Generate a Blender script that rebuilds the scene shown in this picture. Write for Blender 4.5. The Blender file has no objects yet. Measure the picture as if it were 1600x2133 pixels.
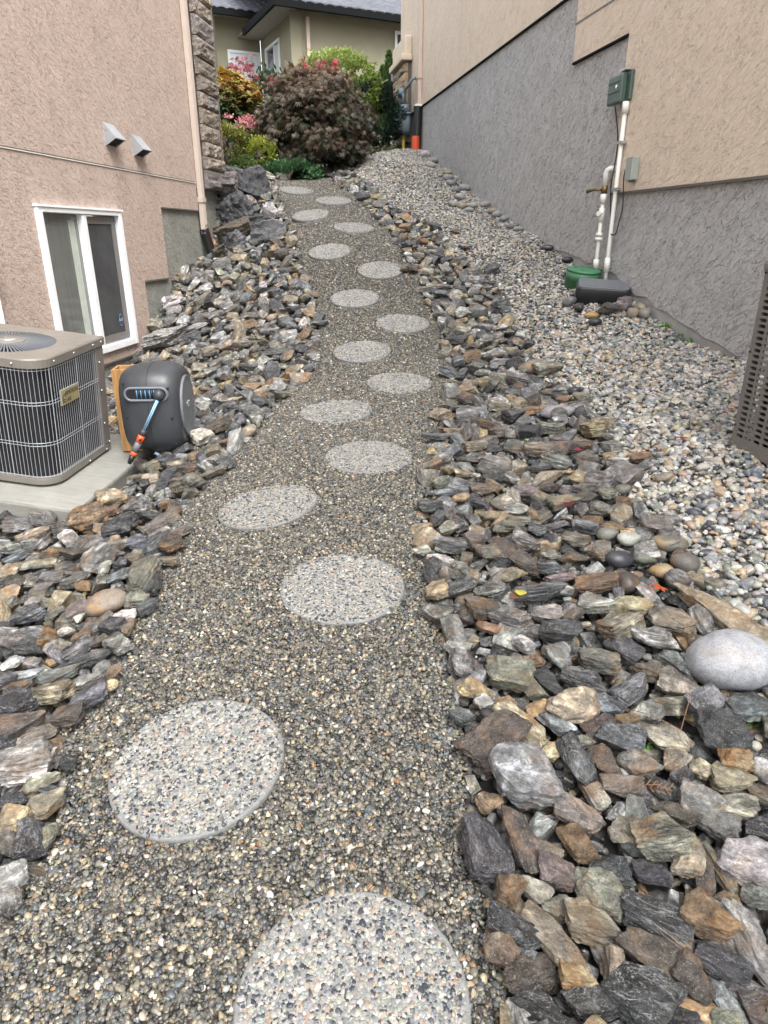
import bpy, bmesh, math, random
import numpy as np
from mathutils import Vector, Matrix, Euler
R = math.radians
SC = bpy.context.scene
COL = SC.collection

# ---------------------------------------------------------------- camera
CAM_H, PITCH = 1.6, R(22.3)
cam = bpy.data.objects.new('camera', bpy.data.cameras.new('camera'))
COL.objects.link(cam)
cam.location = (0, 0, CAM_H)
cam.rotation_euler = (R(90) - PITCH, 0, 0)
cam.data.sensor_fit = 'VERTICAL'
cam.data.sensor_height = 36.0
cam.data.lens = 1406 / 2133 * 36.0
cam.data.clip_start = 0.02
cam.data.clip_end = 2000
SC.camera = cam

# ---------------------------------------------------------------- sky and sun (bright overcast)
SUN_EL, SUN_AZ = R(58), R(150)
w = bpy.data.worlds.new('World'); SC.world = w; w.use_nodes = True
nt = w.node_tree
bg = nt.nodes['Background']
sky = nt.nodes.new('ShaderNodeTexSky'); sky.sky_type = 'NISHITA'; sky.sun_disc = False
sky.sun_elevation = SUN_EL; sky.sun_rotation = SUN_AZ; sky.dust_density = 3.0; sky.air_density = 1.0
hs = nt.nodes.new('ShaderNodeHueSaturation'); hs.inputs['Saturation'].default_value = 0.22
nt.links.new(sky.outputs[0], hs.inputs['Color']); nt.links.new(hs.outputs[0], bg.inputs['Color'])
bg.inputs['Strength'].default_value = 0.15
sl = bpy.data.lights.new('sun', 'SUN'); sl.energy = 1.1; sl.angle = R(40); sl.color = (1, 0.985, 0.96)
sun = bpy.data.objects.new('sun', sl); COL.objects.link(sun)
sun.rotation_euler = (R(90) - SUN_EL, 0, R(180) - SUN_AZ)
SC.view_settings.view_transform = 'Standard'; SC.view_settings.look = 'None'
SC.view_settings.exposure = 1.88; SC.view_settings.gamma = 1.0
SC.cycles.use_adaptive_sampling = True
SC.cycles.adaptive_threshold = 0.02
SC.cycles.max_bounces = 6

rng = np.random.default_rng(7)
random.seed(7)

# ---------------------------------------------------------------- material helpers
def newmat(name):
    m = bpy.data.materials.new(name); m.use_nodes = True
    return m, m.node_tree, m.node_tree.nodes['Principled BSDF']
def N(nt, typ, **kw):
    n = nt.nodes.new(typ)
    for k, v in kw.items():
        if k.startswith('i_'):
            key = k[2:]
            n.inputs[int(key) if key.isdigit() else key].default_value = v
        else: setattr(n, k, v)
    return n
def L(nt, a, b): nt.links.new(a, b)
def ramp(nt, fac, stops, interp='LINEAR'):
    r = N(nt, 'ShaderNodeValToRGB'); e = r.color_ramp.elements; r.color_ramp.interpolation = interp
    while len(e) < len(stops): e.new(0.5)
    for k, (p, c) in enumerate(stops):
        e[k].position = p
        e[k].color = (c, c, c, 1) if not hasattr(c, '__len__') else (*c, 1)
    if fac is not None: L(nt, fac, r.inputs[0])
    return r.outputs[0]
def mix(nt, fac, a, b, blend='MIX'):
    m = N(nt, 'ShaderNodeMix', data_type='RGBA', blend_type=blend)
    for s, v in ((m.inputs[0], fac), (m.inputs[6], a), (m.inputs[7], b)):
        if hasattr(v, 'links') or isinstance(v, bpy.types.NodeSocket): L(nt, v, s)
        elif hasattr(v, '__len__'): s.default_value = (*v, 1) if len(v) == 3 else v
        else: s.default_value = v
    return m.outputs[2]
def mth(nt, op, a, b=0.5, c=None):
    m = N(nt, 'ShaderNodeMath', operation=op)
    for k, v in enumerate((a, b, c)):
        if v is None: continue
        if isinstance(v, bpy.types.NodeSocket): L(nt, v, m.inputs[k])
        else: m.inputs[k].default_value = v
    return m.outputs[0]
def noise(nt, vec, scale, detail=3, rough=0.55, dist=0.0):
    n = N(nt, 'ShaderNodeTexNoise', i_Scale=scale, i_Detail=detail, i_Roughness=rough, i_Distortion=dist)
    if vec is not None: L(nt, vec, n.inputs['Vector'])
    return n.outputs[0]
def mapping(nt, vec, scale=(1, 1, 1), rot=(0, 0, 0)):
    m = N(nt, 'ShaderNodeMapping'); m.inputs['Scale'].default_value = scale; m.inputs['Rotation'].default_value = rot
    L(nt, vec, m.inputs['Vector']); return m.outputs[0]
def objco(nt): return N(nt, 'ShaderNodeTexCoord').outputs['Object']
def bump(nt, h, strength, distance, bsdf, prev=None):
    b = N(nt, 'ShaderNodeBump', i_Strength=strength, i_Distance=distance)
    L(nt, h, b.inputs['Height'])
    if prev is not None: L(nt, prev, b.inputs['Normal'])
    L(nt, b.outputs[0], bsdf.inputs['Normal'])
    return b.outputs[0]
def plain(name, col, rough=0.5, metal=0.0, var=0.12, vscale=9.0, bmp=0.0, bscale=300.0, coat=0.0):
    m, nt, b = newmat(name)
    co = objco(nt)
    f = noise(nt, co, vscale, 5)
    lo = tuple(c * (1 - var) for c in col); hi = tuple(min(1, c * (1 + var)) for c in col)
    L(nt, ramp(nt, f, [(0.3, lo), (0.7, hi)]), b.inputs['Base Color'])
    r = ramp(nt, noise(nt, co, vscale * 3, 4), [(0.3, max(0.03, rough - 0.08)), (0.7, min(1, rough + 0.08))])
    L(nt, r, b.inputs['Roughness'])
    b.inputs['Metallic'].default_value = metal
    b.inputs['Coat Weight'].default_value = coat
    if bmp: bump(nt, noise(nt, co, bscale, 3), bmp, 0.002, b)
    return m

def stucco(name, col, col2, scale, strength, dist, rotz, fine=1.0, streak=0.0, streakcol=(0.1, 0.1, 0.1), edge_shade=0.6):
    m, nt, b = newmat(name)
    co = objco(nt)
    v = mapping(nt, mapping(nt, co, (1, 1, 1), (0, rotz, 0)), (0.42, 1.0, 1.0))
    warp = N(nt, 'ShaderNodeTexNoise', i_Scale=scale * 0.5, i_Detail=3.0); L(nt, v, warp.inputs['Vector'])
    wv = N(nt, 'ShaderNodeVectorMath', operation='MULTIPLY_ADD')
    L(nt, warp.outputs['Color'], wv.inputs[0]); wv.inputs[1].default_value = (1.15 / scale,) * 3; L(nt, v, wv.inputs[2])
    n1 = noise(nt, wv.outputs[0], scale, 3, 0.6, 0.3)
    ridge = ramp(nt, n1, [(0.30, 0.0), (0.455, 0.25), (0.475, 0.9), (0.62, 1.0)])
    n2 = noise(nt, wv.outputs[0], scale * 2.1, 4, 0.65, 0.4)
    ridge2 = ramp(nt, n2, [(0.36, 0.0), (0.48, 0.2), (0.51, 0.85), (0.66, 1.0)])
    n3 = noise(nt, co, 210, 4, 0.7)
    h = mth(nt, 'ADD', mth(nt, 'MULTIPLY', ridge, 0.55), mth(nt, 'MULTIPLY', ridge2, 0.45))
    h = mth(nt, 'ADD', h, mth(nt, 'MULTIPLY', n3, 0.2 * fine))
    bump(nt, h, strength, dist, b)
    c = ramp(nt, noise(nt, co, 2.3, 5, 0.6), [(0.3, col), (0.7, col2)])
    c = mix(nt, mth(nt, 'MULTIPLY', ramp(nt, noise(nt, co, 150, 3, 0.7), [(0.35, 1.0), (0.6, 0.0)]), 0.25), c, tuple(x * 0.6 for x in col))
    # relief shade painted into the colour as dark lines along the broken trowel edges
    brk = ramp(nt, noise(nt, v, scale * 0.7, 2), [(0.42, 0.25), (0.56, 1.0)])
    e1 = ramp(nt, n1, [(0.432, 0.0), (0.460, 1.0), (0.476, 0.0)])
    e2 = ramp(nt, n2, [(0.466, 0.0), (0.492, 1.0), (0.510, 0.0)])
    edge = mth(nt, 'MULTIPLY', mth(nt, 'MULTIPLY', mth(nt, 'MAXIMUM', e1, mth(nt, 'MULTIPLY', e2, 0.7)), brk), edge_shade)
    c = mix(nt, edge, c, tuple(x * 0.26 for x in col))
    if streak:
        sv = mapping(nt, co, (7, 7, 0.35))
        s = mth(nt, 'MULTIPLY', ramp(nt, noise(nt, sv, 1.0, 5, 0.6), [(0.52, 0.0), (0.75, 1.0)]), streak)
        c = mix(nt, s, c, streakcol)
    L(nt, c, b.inputs['Base Color'])
    b.inputs['Roughness'].default_value = 0.85
    b.inputs['Specular IOR Level'].default_value = 0.25
    return m

def attr(nt, name, typ='GEOMETRY'):
    return N(nt, 'ShaderNodeAttribute', attribute_name=name, attribute_type=typ)

def rock_material():
    m, nt, b = newmat('wet_rock')
    lc = attr(nt, 'lc').outputs['Vector']; col = attr(nt, 'col').outputs['Color']
    par = attr(nt, 'par').outputs['Vector']
    sp = N(nt, 'ShaderNodeSeparateXYZ'); L(nt, par, sp.inputs[0])
    band, rust, wet = sp.outputs
    bv = mapping(nt, lc, (1.0, 1.6, 6.5))
    bn = noise(nt, bv, 8.5, 8, 0.70, 0.7)
    bl = ramp(nt, bn, [(0.30, 0.18), (0.41, 0.38), (0.48, 0.85), (0.54, 1.7), (0.64, 4.2)])
    c = mix(nt, 1.0, col, mix(nt, band, (1, 1, 1), bl), 'MULTIPLY')
    mot = ramp(nt, noise(nt, lc, 30, 8, 0.78), [(0.30, 0.30), (0.5, 0.92), (0.68, 2.1)])
    c = mix(nt, 1.0, c, mot, 'MULTIPLY')
    pat = ramp(nt, noise(nt, lc, 13, 6, 0.7, 0.6), [(0.50, 0.0), (0.62, 1.0)])
    c = mix(nt, mth(nt, 'MULTIPLY', pat, 0.45), c, mix(nt, 1.0, c, (1.75, 1.65, 1.4), 'MULTIPLY'))
    crk = ramp(nt, noise(nt, mapping(nt, lc, (1, 1.4, 3.2)), 20, 6, 0.72, 0.8), [(0.475, 0.0), (0.495, 1.0), (0.515, 0.0)])
    c = mix(nt, mth(nt, 'MULTIPLY', crk, 0.6), c, mix(nt, 1.0, c, (0.25, 0.23, 0.22), 'MULTIPLY'))
    spk = ramp(nt, noise(nt, lc, 260, 2, 0.6), [(0.58, 0.0), (0.70, 1.0)])
    c = mix(nt, mth(nt, 'MULTIPLY', spk, 0.45), c, (0.45, 0.44, 0.42))
    vein = ramp(nt, noise(nt, mapping(nt, lc, (1, 2, 9), (0.3, 0.2, 0)), 7, 5, 0.6, 1.2), [(0.485, 0.0), (0.5, 1.0), (0.515, 0.0)])
    c = mix(nt, mth(nt, 'MULTIPLY', mth(nt, 'MULTIPLY', vein, band), 0.55), c, (0.5, 0.5, 0.48))
    rn = ramp(nt, noise(nt, lc, 8.5, 6, 0.68, 0.4), [(0.50, 0.0), (0.62, 1.0)])
    rc = ramp(nt, noise(nt, lc, 38, 5, 0.7), [(0.3, (0.075, 0.035, 0.014)), (0.5, (0.25, 0.125, 0.042)), (0.72, (0.46, 0.33, 0.19))])
    c = mix(nt, mth(nt, 'MULTIPLY', rn, rust), c, rc)
    wp = ramp(nt, noise(nt, lc, 10, 4, 0.6), [(0.36, 0.0), (0.56, 1.0)])
    wf = mth(nt, 'MULTIPLY', wp, wet)
    c = mix(nt, mth(nt, 'MULTIPLY', wf, 0.5), c, mix(nt, 1.0, c, (0.42, 0.40, 0.38), 'MULTIPLY'))
    L(nt, c, b.inputs['Base Color'])
    L(nt, mth(nt, 'SUBTRACT', 0.52, mth(nt, 'MULTIPLY', wf, 0.34)), b.inputs['Roughness'])
    h1 = noise(nt, mapping(nt, lc, (1, 1.5, 4.5)), 24, 8, 0.7)
    n1 = bump(nt, h1, 1.0, 0.018, b)
    bump(nt, noise(nt, lc, 150, 4, 0.7), 0.5, 0.003, b, n1)
    return m

def cobble_material():
    m, nt, b = newmat('river_cobble')
    lc = attr(nt, 'lc').outputs['Vector']; col = attr(nt, 'col').outputs['Color']
    par = attr(nt, 'par').outputs['Vector']
    sp = N(nt, 'ShaderNodeSeparateXYZ'); L(nt, par, sp.inputs[0])
    mot = ramp(nt, noise(nt, lc, 20, 7, 0.7), [(0.28, 0.6), (0.5, 1.0), (0.74, 1.35)])
    c = mix(nt, 1.0, col, mot, 'MULTIPLY')
    spk = ramp(nt, noise(nt, lc, 190, 3, 0.75), [(0.50, 0.0), (0.66, 1.0)])
    c = mix(nt, mth(nt, 'MULTIPLY', spk, 0.65), c, mix(nt, 1.0, c, (0.35, 0.35, 0.36), 'MULTIPLY'))
    rn = ramp(nt, noise(nt, lc, 9, 5, 0.6), [(0.52, 0.0), (0.64, 1.0)])
    c = mix(nt, mth(nt, 'MULTIPLY', rn, sp.outputs[1]), c, (0.34, 0.19, 0.06))
    L(nt, c, b.inputs['Base Color'])
    L(nt, mth(nt, 'SUBTRACT', 0.62, mth(nt, 'MULTIPLY', sp.outputs[2], 0.35)), b.inputs['Roughness'])
    bump(nt, noise(nt, lc, 90, 6, 0.7), 0.45, 0.004, b)
    return m

def pebble_material():
    m, nt, b = newmat('pebble')
    col = attr(nt, 'pcol', 'INSTANCER').outputs['Color']
    co = objco(nt)
    f = ramp(nt, noise(nt, co, 1.7, 4, 0.65), [(0.3, 0.68), (0.7, 1.25)])
    L(nt, mix(nt, 1.0, col, f, 'MULTIPLY'), b.inputs['Base Color'])
    b.inputs['Roughness'].default_value = 0.42
    return m

def bed_material(name, scale, cols, dark):
    m, nt, b = newmat(name)
    co = objco(nt)
    v = N(nt, 'ShaderNodeTexVoronoi', i_Scale=scale); L(nt, co, v.inputs['Vector'])
    sp = N(nt, 'ShaderNodeSeparateColor'); L(nt, v.outputs['Color'], sp.inputs[0])
    c = ramp(nt, sp.outputs[0], [(k / len(cols), q) for k, q in enumerate(cols)], 'CONSTANT')
    c = mix(nt, ramp(nt, v.outputs['Distance'], [(0.25, 0.0), (0.6, 1.0)]), c, dark)
    L(nt, c, b.inputs['Base Color'])
    bump(nt, ramp(nt, v.outputs['Distance'], [(0.0, 1.0), (0.7, 0.0)]), 0.9, 0.01, b)
    b.inputs['Roughness'].default_value = 0.6
    return m

def stone_material():
    m, nt, b = newmat('exposed_aggregate_cement')
    co = objco(nt)
    c = ramp(nt, noise(nt, co, 60, 6, 0.7), [(0.3, (0.115, 0.117, 0.113)), (0.7, (0.22, 0.223, 0.218))])
    c = mix(nt, mth(nt, 'MULTIPLY', ramp(nt, noise(nt, co, 420, 3, 0.7), [(0.45, 0.0), (0.65, 1.0)]), 0.5), c, (0.15, 0.15, 0.145))
    L(nt, c, b.inputs['Base Color'])
    b.inputs['Roughness'].default_value = 0.65
    bump(nt, noise(nt, co, 300, 5, 0.7), 0.5, 0.002, b)
    return m

def leaf_material():
    m, nt, b = newmat('leaf')
    col = attr(nt, 'col').outputs['Color']
    L(nt, col, b.inputs['Base Color'])
    b.inputs['Roughness'].default_value = 0.5
    b.inputs['Subsurface Weight'].default_value = 0.0
    tr = N(nt, 'ShaderNodeBsdfTranslucent'); L(nt, col, tr.inputs[0])
    ms = N(nt, 'ShaderNodeMixShader', i_0=0.25)
    L(nt, b.outputs[0], ms.inputs[1]); L(nt, tr.outputs[0], ms.inputs[2])
    L(nt, ms.outputs[0], nt.nodes['Material Output'].inputs['Surface'])
    return m

def glass_material(name, tint, rough=0.03):
    m, nt, b = newmat(name)
    co = objco(nt)
    n = noise(nt, mapping(nt, co, (18, 18, 1.2)), 1.0, 5)
    L(nt, ramp(nt, n, [(0.3, tuple(t * 0.75 for t in tint)), (0.7, tint)]), b.inputs['Base Color'])
    b.inputs['Roughness'].default_value = rough
    b.inputs['IOR'].default_value = 1.5
    b.inputs['Coat Weight'].default_value = 0.6
    b.inputs['Coat Roughness'].default_value = rough
    return m

def wood_material():
    m, nt, b = newmat('cedar')
    co = objco(nt)
    n = noise(nt, mapping(nt, co, (14, 14, 1.1)), 3.0, 6, 0.6, 0.8)
    L(nt, ramp(nt, n, [(0.3, (0.20, 0.095, 0.028)), (0.5, (0.36, 0.19, 0.065)), (0.7, (0.46, 0.27, 0.105))]), b.inputs['Base Color'])
    b.inputs['Roughness'].default_value = 0.5
    bump(nt, n, 0.3, 0.002, b)
    return m

def concrete_material(name, a, c2, streak=0.0):
    m, nt, b = newmat(name)
    co = objco(nt)
    c = ramp(nt, noise(nt, co, 4.5, 7, 0.65), [(0.3, a), (0.7, c2)])
    c = mix(nt, mth(nt, 'MULTIPLY', ramp(nt, noise(nt, co, 160, 3, 0.7), [(0.5, 0.0), (0.7, 1.0)]), 0.3), c, tuple(x * 0.5 for x in a))
    if streak:
        c = mix(nt, mth(nt, 'MULTIPLY', ramp(nt, noise(nt, mapping(nt, co, (1.2, 14, 5)), 2.2, 6, 0.7), [(0.5, 0.0), (0.7, 1.0)]), streak), c, tuple(x * 0.45 for x in a))
    L(nt, c, b.inputs['Base Color'])
    b.inputs['Roughness'].default_value = 0.75
    bump(nt, noise(nt, co, 110, 5, 0.7), 0.35, 0.004, b)
    return m

M = {}
M['pink'] = stucco('pink_stucco', (0.465, 0.368, 0.312), (0.525, 0.42, 0.36), 29, 0.7, 0.011, -0.65, 1.0, 0.22, (0.30, 0.24, 0.20), edge_shade=0.7)
M['beige'] = stucco('beige_stucco', (0.69, 0.575, 0.455), (0.75, 0.63, 0.51), 19, 0.7, 0.012, -0.7, 1.0, 0.2, (0.46, 0.38, 0.29), edge_shade=0.5)
M['grey'] = stucco('grey_stucco', (0.455, 0.45, 0.44), (0.535, 0.53, 0.52), 17, 0.95, 0.018, -0.7, 1.2, 0.3, (0.37, 0.37, 0.365), edge_shade=0.8)
M['greyl'] = stucco('grey_green_stucco', (0.25, 0.25, 0.22), (0.32, 0.32, 0.29), 22, 0.7, 0.012, -0.5, 1.2, 0.5, (0.16, 0.16, 0.13), edge_shade=0.8)
M['olive'] = stucco('olive_stucco', (0.265, 0.245, 0.172), (0.30, 0.278, 0.195), 40, 0.3, 0.006, 0, edge_shade=0.2)
M['found'] = concrete_material('foundation_concrete', (0.28, 0.28, 0.27), (0.43, 0.43, 0.42), 0.5)
M['pad'] = concrete_material('pad_concrete', (0.20, 0.197, 0.175), (0.29, 0.285, 0.26), 0.45)
M['rock'] = rock_material()
M['cobble'] = cobble_material()
M['pebble'] = pebble_material()
M['stone'] = stone_material()
M['leaf'] = leaf_material()
M['wood'] = wood_material()
M['bark'] = plain('bark', (0.09, 0.065, 0.05), 0.8, bmp=0.6, bscale=60)
M['white'] = plain('white_vinyl', (0.78, 0.79, 0.80), 0.35, var=0.04)
M['pvc'] = plain('white_pvc', (0.72, 0.71, 0.66), 0.4, var=0.06)
M['tan'] = plain('tan_metal', (0.175, 0.160, 0.138), 0.42, var=0.08, vscale=5)
M['tan2'] = plain('taupe_metal', (0.165, 0.152, 0.14), 0.45, var=0.08, vscale=5)
M['gut'] = plain('beige_downspout', (0.46, 0.385, 0.33), 0.4, var=0.05)
M['gutr'] = plain('pale_pink_downspout', (0.53, 0.42, 0.35), 0.4, var=0.05)
M['galv'] = plain('galvanised_steel', (0.42, 0.445, 0.47), 0.35, 0.6, var=0.12, vscale=3)
M['wire'] = plain('grey_wire', (0.42, 0.45, 0.48), 0.35, 0.3, var=0.05)
M['fin'] = plain('black_fins', (0.012, 0.012, 0.014), 0.45, var=0.3, vscale=40, bmp=0.5, bscale=500)
M['black'] = plain('black_plastic', (0.016, 0.016, 0.018), 0.4, var=0.15)
M['void'] = plain('dark_cavity', (0.006, 0.006, 0.007), 0.8)
M['charc'] = plain('charcoal_plastic', (0.038, 0.041, 0.046), 0.42, var=0.08, bmp=0.15, bscale=900)
M['charl'] = plain('grey_plastic', (0.13, 0.14, 0.155), 0.45, var=0.06)
M['orange'] = plain('orange_plastic', (0.72, 0.10, 0.03), 0.4, var=0.06)
M['blue'] = plain('blue_hose', (0.07, 0.20, 0.34), 0.4, var=0.1)
M['bluel'] = plain('pale_blue_stripe', (0.42, 0.55, 0.66), 0.4, var=0.05)
M['yellow'] = plain('yellow_pipe', (0.70, 0.47, 0.05), 0.45, var=0.06)
M['bluegrey'] = plain('blue_grey_paint', (0.155, 0.195, 0.225), 0.4, var=0.1)
M['green'] = plain('green_plastic', (0.05, 0.17, 0.085), 0.5, var=0.12, bmp=0.2, bscale=400)
M['dgreen'] = plain('dark_green_box', (0.062, 0.10, 0.082), 0.4, var=0.1)
M['ggrey'] = plain('green_grey_box', (0.30, 0.325, 0.285), 0.45, var=0.05)
M['brass'] = plain('brass', (0.17, 0.12, 0.05), 0.4, 0.7, var=0.2)
M['glass'] = glass_material('window_glass', (0.16, 0.165, 0.155), 0.10)
M['screen'] = plain('insect_screen', (0.052, 0.053, 0.056), 0.6, var=0.3, vscale=3, bmp=0.3, bscale=600)
M['curtain'] = plain('pale_curtain', (0.42, 0.46, 0.40), 0.7)
M['dglass'] = glass_material('dark_glass', (0.03, 0.034, 0.045))
M['lglass'] = glass_material('door_glass_reflection', (0.80, 0.85, 0.9))  # bright reflection in the door painted as a near-white base colour
M['fascia'] = plain('black_gutter', (0.006, 0.0065, 0.007), 0.9, var=0.1)
M['fascia'].node_tree.nodes['Principled BSDF'].inputs['Specular IOR Level'].default_value = 0.15
M['soffit'] = plain('soffit', (0.30, 0.27, 0.22), 0.6, var=0.05)
M['tile'] = plain('grey_roof_tile', (0.095, 0.10, 0.115), 0.8, var=0.2, vscale=3)
M['trimd'] = plain('dark_flashing', (0.11, 0.10, 0.085), 0.5, var=0.15)
M['cap'] = plain('cream_cap', (0.60, 0.50, 0.39), 0.8, var=0.06, bmp=0.3, bscale=120)
M['gold'] = plain('gold_plate', (0.42, 0.37, 0.20), 0.35, 0.3, var=0.05)
M['ink'] = plain('black_ink', (0.012, 0.012, 0.012), 0.5)
M['navy'] = plain('navy_sticker', (0.025, 0.035, 0.085), 0.4)
M['silver'] = plain('silver_badge', (0.7, 0.72, 0.74), 0.2, 0.8, var=0.03)
M['mortar'] = plain('mortar', (0.12, 0.105, 0.09), 0.9, bmp=0.4, bscale=80)
M['teal'] = plain('teal_tarp', (0.20, 0.42, 0.38), 0.5)
M['soil'] = bed_material('soil_and_gravel', 28, [(0.12, 0.115, 0.10), (0.2, 0.19, 0.16), (0.06, 0.06, 0.06), (0.26, 0.25, 0.22)], (0.03, 0.028, 0.024))
M['pathbed'] = bed_material('pea_gravel_bed', 95, [(0.09, 0.085, 0.07), (0.2, 0.17, 0.12), (0.04, 0.042, 0.045), (0.14, 0.14, 0.13), (0.3, 0.25, 0.17)], (0.015, 0.015, 0.013))

# ---------------------------------------------------------------- mesh helpers
class MB:
    def __init__(s): s.v = []; s.f = []; s.m = []; s.sm = []
    def add(s, vs, fs, mi=0, smooth=False):
        o = len(s.v); s.v += [tuple(p) for p in vs]
        for f in fs: s.f.append([i + o for i in f]); s.m.append(mi); s.sm.append(smooth)
        return s
    def box(s, a, b, mi=0):
        (x0, y0, z0), (x1, y1, z1) = a, b
        return s.add([(x0, y0, z0), (x1, y0, z0), (x1, y1, z0), (x0, y1, z0), (x0, y0, z1), (x1, y0, z1), (x1, y1, z1), (x0, y1, z1)],
                     [(0, 3, 2, 1), (4, 5, 6, 7), (0, 1, 5, 4), (1, 2, 6, 5), (2, 3, 7, 6), (3, 0, 4, 7)], mi)
    def prism(s, poly, y0, y1, axis='y', mi=0, smooth=False):
        n = len(poly)
        f = {'y': lambda p, h: (p[0], h, p[1]), 'z': lambda p, h: (p[0], p[1], h), 'x': lambda p, h: (h, p[0], p[1])}[axis]
        vs = [f(p, y0) for p in poly] + [f(p, y1) for p in poly]
        fs = [list(range(n)), list(range(2 * n - 1, n - 1, -1))]
        s.add(vs, fs, mi, False)
        o = len(s.v) - 2 * n
        for i in range(n):
            j = (i + 1) % n
            s.f.append([o + i, o + n + i, o + n + j, o + j]); s.m.append(mi); s.sm.append(smooth)
        return s
    def tube(s, pts, r, n=10, mi=0, cap=True, smooth=True):
        pts = [Vector(p) for p in pts]; rs = r if hasattr(r, '__len__') else [r] * len(pts)
        o = len(s.v); prev = None
        for i, p in enumerate(pts):
            a = pts[max(0, i - 1)]; b = pts[min(len(pts) - 1, i + 1)]
            d = (b - a)
            if d.length < 1e-9: d = Vector((0, 0, 1))
            d.normalize()
            if prev is None:
                u = d.orthogonal().normalized()
            else:
                u = (prev - d * prev.dot(d))
                u = u.normalized() if u.length > 1e-6 else d.orthogonal().normalized()
            prev = u; w_ = d.cross(u)
            for k in range(n):
                t = 2 * math.pi * k / n
                s.v.append(tuple(p + (u * math.cos(t) + w_ * math.sin(t)) * rs[i]))
        for i in range(len(pts) - 1):
            for k in range(n):
                k2 = (k + 1) % n
                s.f.append([o + i * n + k, o + i * n + k2, o + (i + 1) * n + k2, o + (i + 1) * n + k]); s.m.append(mi); s.sm.append(smooth)
        if cap:
            s.f.append([o + k for k in range(n - 1, -1, -1)]); s.m.append(mi); s.sm.append(False)
            e = o + (len(pts) - 1) * n
            s.f.append([e + k for k in range(n)]); s.m.append(mi); s.sm.append(False)
        return s
    def loft(s, rings, mi=0, cap=True, smooth=True):
        n = len(rings[0]); o = len(s.v)
        for rg in rings: s.v += [tuple(p) for p in rg]
        for i in range(len(rings) - 1):
            for k in range(n):
                k2 = (k + 1) % n
                s.f.append([o + i * n + k, o + i * n + k2, o + (i + 1) * n + k2, o + (i + 1) * n + k]); s.m.append(mi); s.sm.append(smooth)
        if cap:
            s.f.append([o + k for k in range(n - 1, -1, -1)]); s.m.append(mi); s.sm.append(False)
            e = o + (len(rings) - 1) * n
            s.f.append([e + k for k in range(n)]); s.m.append(mi); s.sm.append(False)
        return s
    def lathe(s, prof, n=32, center=(0, 0, 0), mi=0, smooth=True, cap=True):
        return s.loft([[(center[0] + r * math.cos(2 * math.pi * k / n), center[1] + r * math.sin(2 * math.pi * k / n), center[2] + z) for k in range(n)] for r, z in prof], mi, cap, smooth)
    def ball(s, c, r, n=12, mi=0, sc=(1, 1, 1)):
        rings = []
        for i in range(n // 2 + 1):
            t = math.pi * i / (n // 2); t = min(max(t, 0.02), math.pi - 0.02)
            rings.append([(c[0] + sc[0] * r * math.sin(t) * math.cos(2 * math.pi * k / n), c[1] + sc[1] * r * math.sin(t) * math.sin(2 * math.pi * k / n), c[2] - sc[2] * r * math.cos(t)) for k in range(n)])
        return s.loft(rings, mi)
    def build(s, name, mats, parent=None, loc=None, rot=None, bevel=0.0):
        me = bpy.data.meshes.new(name)
        me.from_pydata(s.v, [], s.f)
        me.polygons.foreach_set('material_index', s.m)
        me.polygons.foreach_set('use_smooth', s.sm)
        for m in (mats if isinstance(mats, (list, tuple)) else [mats]): me.materials.append(m)
        bm = bmesh.new(); bm.from_mesh(me); bmesh.ops.recalc_face_normals(bm, faces=bm.faces); bm.to_mesh(me); bm.free()
        o = bpy.data.objects.new(name, me); COL.objects.link(o)
        if parent is not None: o.parent = parent
        if loc is not None: o.location = loc
        if rot is not None: o.rotation_euler = rot
        if bevel:
            b = o.modifiers.new('bevel', 'BEVEL'); b.width = bevel; b.segments = 2; b.limit_method = 'ANGLE'; b.angle_limit = R(40)
        return o

def tag(o, label, cat, group=None, kind=None):
    if label: o['label'] = label
    if cat: o['category'] = cat
    if group: o['group'] = group
    if kind: o['kind'] = kind
    return o
def empty(name, loc, rot=(0, 0, 0), label=None, cat=None, group=None):
    o = bpy.data.objects.new(name, None); COL.objects.link(o); o.location = loc; o.rotation_euler = rot
    o.empty_display_size = 0.2
    return tag(o, label, cat, group)

# ---------------------------------------------------------------- terrain
_c, _s = math.cos(PITCH), math.sin(PITCH)
def ray(px, py):                                   # direction towards a point of the photograph, forward = +Y
    x = (px - 800) / 1406; y = (1066.5 - py) / 1406
    return np.array([x, _c + y * _s, -_s + y * _c])
LW = (-3.56, 0.1246)                               # x = a + b*y on the face of each side wall
RW = (3.478, -0.187)
def onwall(px, py, wl):
    r = ray(px, py); t = wl[0] / (r[0] - wl[1] * r[1])
    return r * t + [0, 0, CAM_H]
STEP = [(735, 2088), (412, 1588), (713, 1220), (558, 1053), (768, 948), (700, 856), (831, 796), (754, 733), (839, 673), (739, 622), (792, 562), (687, 523), (737, 473), (647, 449), (695, 418), (617, 399), (637, 376)]
prof = [(-3, -.16), (-1, -.07), (0, .02), (.93, .095), (1.55, .17), (2.41, .285), (3.04, .355), (3.74, .42), (4.6, .475), (5.24, .545), (5.95, .67), (6.59, .83), (7.2, 1.0), (7.85, 1.23), (8.4, 1.42), (9.31, 1.69), (9.84, 1.85), (10.04, 1.92), (10.79, 2.16), (11.84, 2.42), (12.6, 2.50)]
ctl = []
for y, z in prof:
    xc = 0.05 if y < 7 else 0.05 - (y - 7) * 0.27
    ctl += [(xc - 0.45, y, z), (xc + 0.45, y, z)]
for q in [(880, 315), (920, 350), (975, 395), (1030, 440), (1080, 472), (1130, 503), (1200, 555), (1290, 605), (1350, 660), (1400, 690), (1440, 715), (1500, 738), (1560, 762)]:
    p = onwall(*q, RW); ctl.append((p[0], p[1], p[2])); ctl.append((p[0] + 1.5, p[1], p[2] + .1))
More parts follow.
